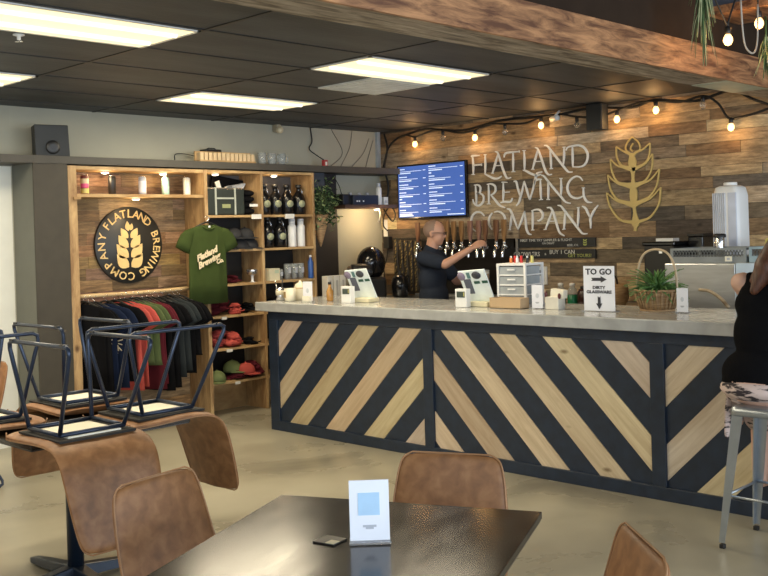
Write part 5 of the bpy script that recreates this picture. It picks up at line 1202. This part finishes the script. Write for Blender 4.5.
chair(2.30, 6.12, -PI/2, 'upturned tan chair at the left edge on the far table, bar side', TZ, 'upside-down chairs on the far table')
chair(1.62, 6.2, PI/2, 'upturned tan chair on the far table, hidden left of the view', TZ, 'upside-down chairs on the far table')
# upright chairs around the foreground table
uN = V((-.907, -.421)); vN = V((.421, -.907))
chair(1.885, 2.56, math.atan2(-.98, .20)-PI/2, 'upright tan chair pushed in at the left side of the foreground table')
chair(2.37, 2.17, math.atan2(-.421, -.907)-PI/2, 'upright tan chair on the far side of the foreground table, only its top showing')
chair(1.975, 1.51, math.atan2(.66, -.75)-PI/2, 'upright tan chair seen edge-on at the bottom right of the foreground table')
chair(2.64, 6.6, PI/2, 'upright tan chair at the far left edge by the white wall')
# things on the foreground table
card_stand('qr_card', 1.893, 1.937, -math.radians(44), .108, .170, 'white card with a pale blue print standing on the foreground table', TZ+.0005, True)
t = thing('coaster', (1.83, 2.03, TZ+.0005), .2, 'dark coaster with a small cream label lying beside the white card on the table', 'coaster')
MB().box((-.032, -.035, 0), (.032, .035, .004)).build('mat', M_BLACK, t); MB().box((-.030, -.033, .004), (.0, -.005, .0048)).build('label', mat('cream_label_small', (.5, .46, .33), .5), t)

# ================================================================== BAR STOOL
def stool(x, y, label, h=.70):
    t = thing('bar_stool', (x, y, 0), 0, label, 'stool', 'grey metal bar stools')
    s = .15; b = .205
    MB().rings([[V((p.x, p.z, z)) for p in rrect(-s*k, -s*k, s*k, s*k, .035, 4)] for k, z in ((1.06, h-.045), (1.08, h-.02), (1.02, h-.003), (.9, h))]).build('seat', M_STOOL, t)
    for sx in (-1, 1):
        for sy in (-1, 1):
            R = []
            for z, c, w_ in ((h-.02, s*.98, .056), (h*.5, (s+b)/2, .044), (.03, b, .028)):
                p = V((sx*c, sy*c, z)); ax = V((-sx*w_, 0, 0)); ay = V((0, -sy*w_, 0)); k = .006
                R.append([p, p+ax, p+ax+V((0, -sy*k, 0)), p+V((-sx*k, -sy*k, 0)), p+ay+V((-sx*k, 0, 0)), p+ay])
            MB().rings(R).build('leg', M_STOOL, t, smooth=False)
            MB().box((sx*b-.013-sx*.013, sy*b-.013-sy*.013, 0), (sx*b+.013-sx*.013, sy*b+.013-sy*.013, .022), bev=.004).build('rubber_foot', M_BLACK, t)
    z = .26; c = s+(b-s)*(1-z/h)*1.0-.008
    for sx in (-1, 1): MB().tube([(sx*c, -c, z), (sx*c, c, z)], .007, 8).build('footrest', M_STOOL, t)
    for sy in (-1, 1): MB().tube([(-c, sy*c, z+.0), (c, sy*c, z+.0)], .007, 8).build('footrest', M_STOOL, t)
    return t
stool(4.83, 2.075, 'grey metal bar stool under the woman in the black tank top')

# ================================================================== PEOPLE
def capsule(mb, a, b, r0, r1, seg=16):
    a, b = V(a), V(b); d = b-a; L_ = d.length; d.normalize()
    q = V((0, 0, 1)).rotation_difference(d).to_matrix(); R = []
    for i in range(6):
        t = PI/2*(.06+.94*i/5); R.append([a+q @ V((math.cos(p)*math.sin(t)*r0, math.sin(p)*math.sin(t)*r0, -math.cos(t)*r0)) for p in [2*PI*k/seg for k in range(seg)]])
    for i in range(6):
        t = PI/2*(1-.94*i/5) if i < 5 else .06*PI/2; R.append([a+q @ V((math.cos(p)*math.sin(t)*r1, math.sin(p)*math.sin(t)*r1, L_+math.cos(t)*r1)) for p in [2*PI*k/seg for k in range(seg)]])
    mb.rings(R)
def chain(mb, pts, rad):
    for i in range(len(pts)-1): capsule(mb, pts[i], pts[i+1], rad[i], rad[i+1])
def ell(mb, c, r, rot=None): mb.ball(c, r, 20, rot)
def head(mb, M):
    """head in its own frame: faces +x, chin to crown along z, centre of skull at origin"""
    def E(c, r): mb.ball(M @ V(c), r, 20, M.to_3x3().to_4x4())
    E((-.008, 0, .025), (.098, .076, .090)); E((.02, 0, -.04), (.070, .060, .075)); E((.045, 0, -.085), (.036, .034, .028))     # skull, face, chin
    E((.055, 0, .02), (.038, .055, .03)); E((.095, 0, -.022), (.018, .012, .018)); E((.088, 0, -.002), (.010, .009, .024))          # brow, nose
    E((.072, 0, -.058), (.018, .024, .006)); E((.070, 0, -.069), (.016, .020, .006))                                                 # lips
    for s in (-1, 1):
        E((-.012, s*.078, -.015), (.018, .008, .030)); E((.058, s*.032, -.035), (.022, .02, .022)); E((.074, s*.030, -.002), (.012, .012, .010))   # ears, cheeks, eyes
def hand(mb, wrist, dirv, palmn, curl=.5, s=1.0, side=1):
    """wrist point, direction of the hand, palm normal; fingers curl towards the palm normal"""
    d = V(dirv).normalized(); n = V(palmn); n = (n-d*n.dot(d)).normalized(); l = d.cross(n)*side; w_ = V(wrist)
    for k in range(4): capsule(mb, w_+d*.01+l*(.010-.005*k)*s, w_+d*.085*s+l*(.030-.020*k)*s, .015*s, .012*s, 10)
    for k, L_ in enumerate((.068, .078, .072, .056)):
        p = w_+d*.088*s+l*(.030-.020*k)*s; a = .15+curl*.4; dd = d.copy()
        for j, f_ in enumerate((.45, .30, .25)):
            dd = (d*math.cos(a)+n*math.sin(a)); q = p+dd*L_*f_*s*1.15; capsule(mb, p, q, (.0092-.0008*j)*s, (.0086-.0008*j)*s, 8); p = q; a += curl*.95
    p = w_+d*.025*s+l*.022*s; a = .5
    for j, f_ in enumerate((.042, .032, .026)):
        dd = (d*math.cos(a)+l*math.sin(a)*.8+n*.35*(j+1)*curl).normalized(); q = p+dd*f_*s; capsule(mb, p, q, (.013-.0015*j)*s, (.011-.001*j)*s, 8); p = q; a -= .25
    return w_+d*.09*s+n*.02

# bartender, standing side-on, reaching for a tap handle; built facing +x, then turned
bt = thing('person', (6.93, 6.16, 0), RB+.34, 'bald person in glasses and a slate T-shirt pulling a beer at the taps', 'person')
b_ = MB()
HM = Matrix.Translation((.035, 0, 1.585)) @ Matrix.Rotation(.10, 4, 'Y') @ Matrix.Rotation(.12, 4, 'Z')
head(b_, HM)
capsule(b_, (-.01, 0, 1.37), (.015, 0, 1.52), .062, .056)
ell(b_, (-.01, 0, 1.30), (.10, .17, .11)); ell(b_, (0, 0, 1.14), (.105, .155, .16)); ell(b_, (.01, 0, .98), (.11, .155, .13))
for s in (-1, 1): ell(b_, (-.01, s*.165, 1.365), (.062, .065, .06))
for s in (-1, 1): chain(b_, [(0, s*.09, .93), (.02, s*.10, .50), (-.01, s*.10, .10)], [.09, .058, .042]); capsule(b_, (-.03, s*.10, .05), (.13, s*.11, .035), .042, .03)
R1 = (-.01, -.185, 1.365); E1 = (.21, -.21, 1.30); W1 = (.42, -.12, 1.43)     # viewer-side arm up to the tap handle
chain(b_, [R1, E1], [.054, .043]); chain(b_, [E1, W1], [.043, .028]); hand(b_, W1, (.85, .25, .50), (.1, .5, -.3), .65, 1.05, 1)
R2 = (-.01, .185, 1.36); E2 = (.16, .20, 1.13); W2 = (.38, .10, 1.16)
chain(b_, [R2, E2], [.054, .043]); chain(b_, [E2, W2], [.043, .028]); hand(b_, W2, (.9, -.2, .05), (-.1, -.9, .1), .75, 1.05, -1)
b_.build('body', M_SKIN, bt, remesh=.007)
s_ = MB()
ell(s_, (-.012, 0, 1.32), (.118, .19, .115)); ell(s_, (-.0, 0, 1.16), (.125, .178, .18)); ell(s_, (.008, 0, 1.0), (.135, .18, .16)); ell(s_, (.008, 0, .92), (.138, .185, .10))
capsule(s_, (-.012, 0, 1.40), (-.008, 0, 1.43), .082, .070)
for s, E_ in ((-1, E1), (1, E2)):
    sh = V((-.01, s*.175, 1.36)); e = V(E_); capsule(s_, sh, sh.lerp(e, .72), .072, .070)
s_.build('t_shirt', M_SHIRTDK, bt, remesh=.012)
s_ = MB()
ell(s_, (.005, 0, .90), (.13, .18, .11))
for s in (-1, 1): chain(s_, [(0, s*.09, .88), (.02, s*.10, .50), (-.01, s*.10, .09)], [.105, .078, .065])
s_.build('trousers', M_JEAN, bt, remesh=.014)
for s in (-1, 1): s_ = MB(); capsule(s_, (-.04, s*.10, .05), (.14, s*.11, .045), .05, .043); s_.build('shoe', M_BLACK, bt, remesh=.01)
g_ = MB(HM)
for s in (-1, 1):
    g_.tube([V((.098, s*.032+.021*math.cos(a), .002+.016*math.sin(a))) for a in [2*PI*k/14 for k in range(14)]], .0025, 5, closed=True); g_.tube([(.096, s*.053, .006), (.05, s*.079, .006), (-.01, s*.084, .0)], .0025, 5)
g_.tube([(.098, -.011, .004), (.101, 0, .007), (.098, .011, .004)], .0022, 5); g_.build('glasses', M_BLACK, bt)
s_ = MB(HM); s_.ball((-.020, 0, .028), (.094, .0775, .089), 24); s_.build('cropped_hair', mat('cropped_grey_brown_hair', (.26, .17, .125), .7), bt)
pb = Matrix.Translation(bt.location) @ Matrix.Rotation(bt.rotation_euler.z, 4, 'Z') @ V((W2[0]+.115, W2[1]-.025, 1.10))
t = thing('beer_glass', pb, 0, 'tall glass of amber beer held under the taps by the bartender', 'glass')
MB().lathe([(.026, .004), (.031, .10)], seg=18).build('beer', mat('amber_beer', (.55, .24, .03), .15, trans=.3), t); MB().lathe([(.0275, 0), (.0335, .135), (.032, .135), (.0262, .003)], seg=18).build('glass', M_GLASS, t); MB().lathe([(.031, .10), (.0315, .115), (.015, .12)], seg=18).build('foam', mat('beer_foam', (.85, .8, .65), .8), t)

# seated woman on the stool, seen from behind
wm = thing('person', (4.83, 2.135, -.705*.12), .05, 'person with auburn hair in a black tank top seated on the bar stool', 'person')
SH = .705; wm.scale = (1.08, 1.08, 1.12)
b_ = MB()
HM = Matrix.Translation((.10, -.17, SH+.745)) @ Matrix.Rotation(.22, 4, 'Y') @ Matrix.Rotation(-.2, 4, 'X')
head(b_, HM)
capsule(b_, (.03, -.10, SH+.55), (.08, -.15, SH+.66), .05, .046)
ell(b_, (.0, -.06, SH+.47), (.085, .15, .09)); ell(b_, (-.01, -.03, SH+.30), (.085, .135, .15)); ell(b_, (-.02, 0, SH+.10), (.12, .17, .12))
for y in (.075, -.225): ell(b_, (.01, y+.0, SH+.530), (.046, .046, .046))
for s, yy in ((1, .095), (-1, -.235)):
    sh = V((.015, yy, SH+.53)); e = V((.20, yy-s*.03, SH+.36)); w_ = V((.40, yy-s*.10, SH+.365)); chain(b_, [sh, e, w_], [.043, .034, .024]); hand(b_, w_, (1, -s*.3, -.05), (0, 0, -1), .35, .92, s)
for s in (-1, 1): chain(b_, [(-.0, s*.09, SH+.07), (.27, s*.10, SH+.03), (.22, s*.10, SH-.36)], [.085, .06, .04]); capsule(b_, (.21, s*.10, SH-.40), (.33, s*.11, SH-.425), .035, .026)
b_.build('body', M_SKIN2, wm, remesh=.008)
s_ = MB()
ell(s_, (.0, -.05, SH+.43), (.098, .165, .11)); ell(s_, (.0, -.06, SH+.49), (.085, .150, .07)); ell(s_, (-.01, -.03, SH+.30), (.10, .150, .16)); ell(s_, (-.018, 0, SH+.13), (.125, .175, .12)); ell(s_, (-.012, 0, SH+.09), (.128, .18, .06))
for y in (.028, -.165): capsule(s_, (-.03, y, SH+.42), (.0, y+.008, SH+.555), .048, .026)
s_.build('tank_top', M_TANK, wm, remesh=.009)
s_ = MB()
ell(s_, (-.015, 0, SH+.065), (.150, .185, .062))
for s in (-1, 1): chain(s_, [(-.0, s*.09, SH+.07), (.26, s*.10, SH+.035), (.24, s*.10, SH-.10)], [.09, .078, .085])
s_.build('skirt', None, wm, remesh=.01)
s_ = MB()
for k in range(6): x = .05+k*.03; s_.tube(smooth_pts([(x, .17, SH+.03), (x+.005, .185, SH-.07), (x-.01+.01*(k % 2), .183, SH-.19+.02*(k % 3))]), [.022]*10+[.012], 6, flat=.3)
s_.build('draped_hem', None, wm)
s_ = MB()
s_.mx = None
ell(s_, (.082, -.172, SH+.768), (.112, .094, .105)); ell(s_, (.03, -.165, SH+.68), (.075, .088, .12))
chain(s_, [(.01, -.12, SH+.70), (-.045, -.06, SH+.60), (-.085, -.01, SH+.50)], [.075, .062, .022]); chain(s_, [(.0, -.18, SH+.68), (-.06, -.14, SH+.56), (-.095, -.12, SH+.43)], [.07, .055, .02]); chain(s_, [(.06, -.10, SH+.72), (.0, -.035, SH+.62), (-.04, .01, SH+.54)], [.055, .042, .02])
s_.build('hair', M_HAIR, wm, remesh=.009)
# patterned cloth of the skirt
m = bpy.data.materials.new('pink_and_black_patterned_cloth'); m.use_nodes = True; nt = m.node_tree; bb = nt.nodes['Principled BSDF']; bb.inputs['Roughness'].default_value = .85
tc = nt.nodes.new('ShaderNodeTexCoord'); mp = nt.nodes.new('ShaderNodeMapping'); mp.inputs['Scale'].default_value = (1, 1, 3.2); nz = nt.nodes.new('ShaderNodeTexNoise'); nz.inputs['Scale'].default_value = 16; nz.inputs['Detail'].default_value = 3
cr = nt.nodes.new('ShaderNodeValToRGB'); cr.color_ramp.elements[0].position = .40; cr.color_ramp.elements[0].color = (.03, .022, .025, 1); cr.color_ramp.elements[1].position = .50; cr.color_ramp.elements[1].color = (.60, .47, .42, 1)
for a, b in ((tc.outputs['Object'], mp.inputs[0]), (mp.outputs[0], nz.inputs['Vector']), (nz.outputs[0], cr.inputs[0]), (cr.outputs[0], bb.inputs['Base Color'])): nt.links.new(a, b)
for o in bpy.data.objects:
    if o.name.split('.')[0] in ('skirt', 'draped_hem'): o.data.materials.clear(); o.data.materials.append(m)
# small paper scraps on the floor
for i, (x, y, lb) in enumerate(((3.42, 2.20, 'crumpled white paper scrap on the floor right of the foreground table, the larger one'), (3.05, 2.12, 'tiny white paper scrap on the floor right of the foreground table'))):
    t = tag(MB().ball((x, y, .006), (.03-.012*i, .016, .006), 8).build('paper_scrap', M_WHITE), lb, 'scrap')
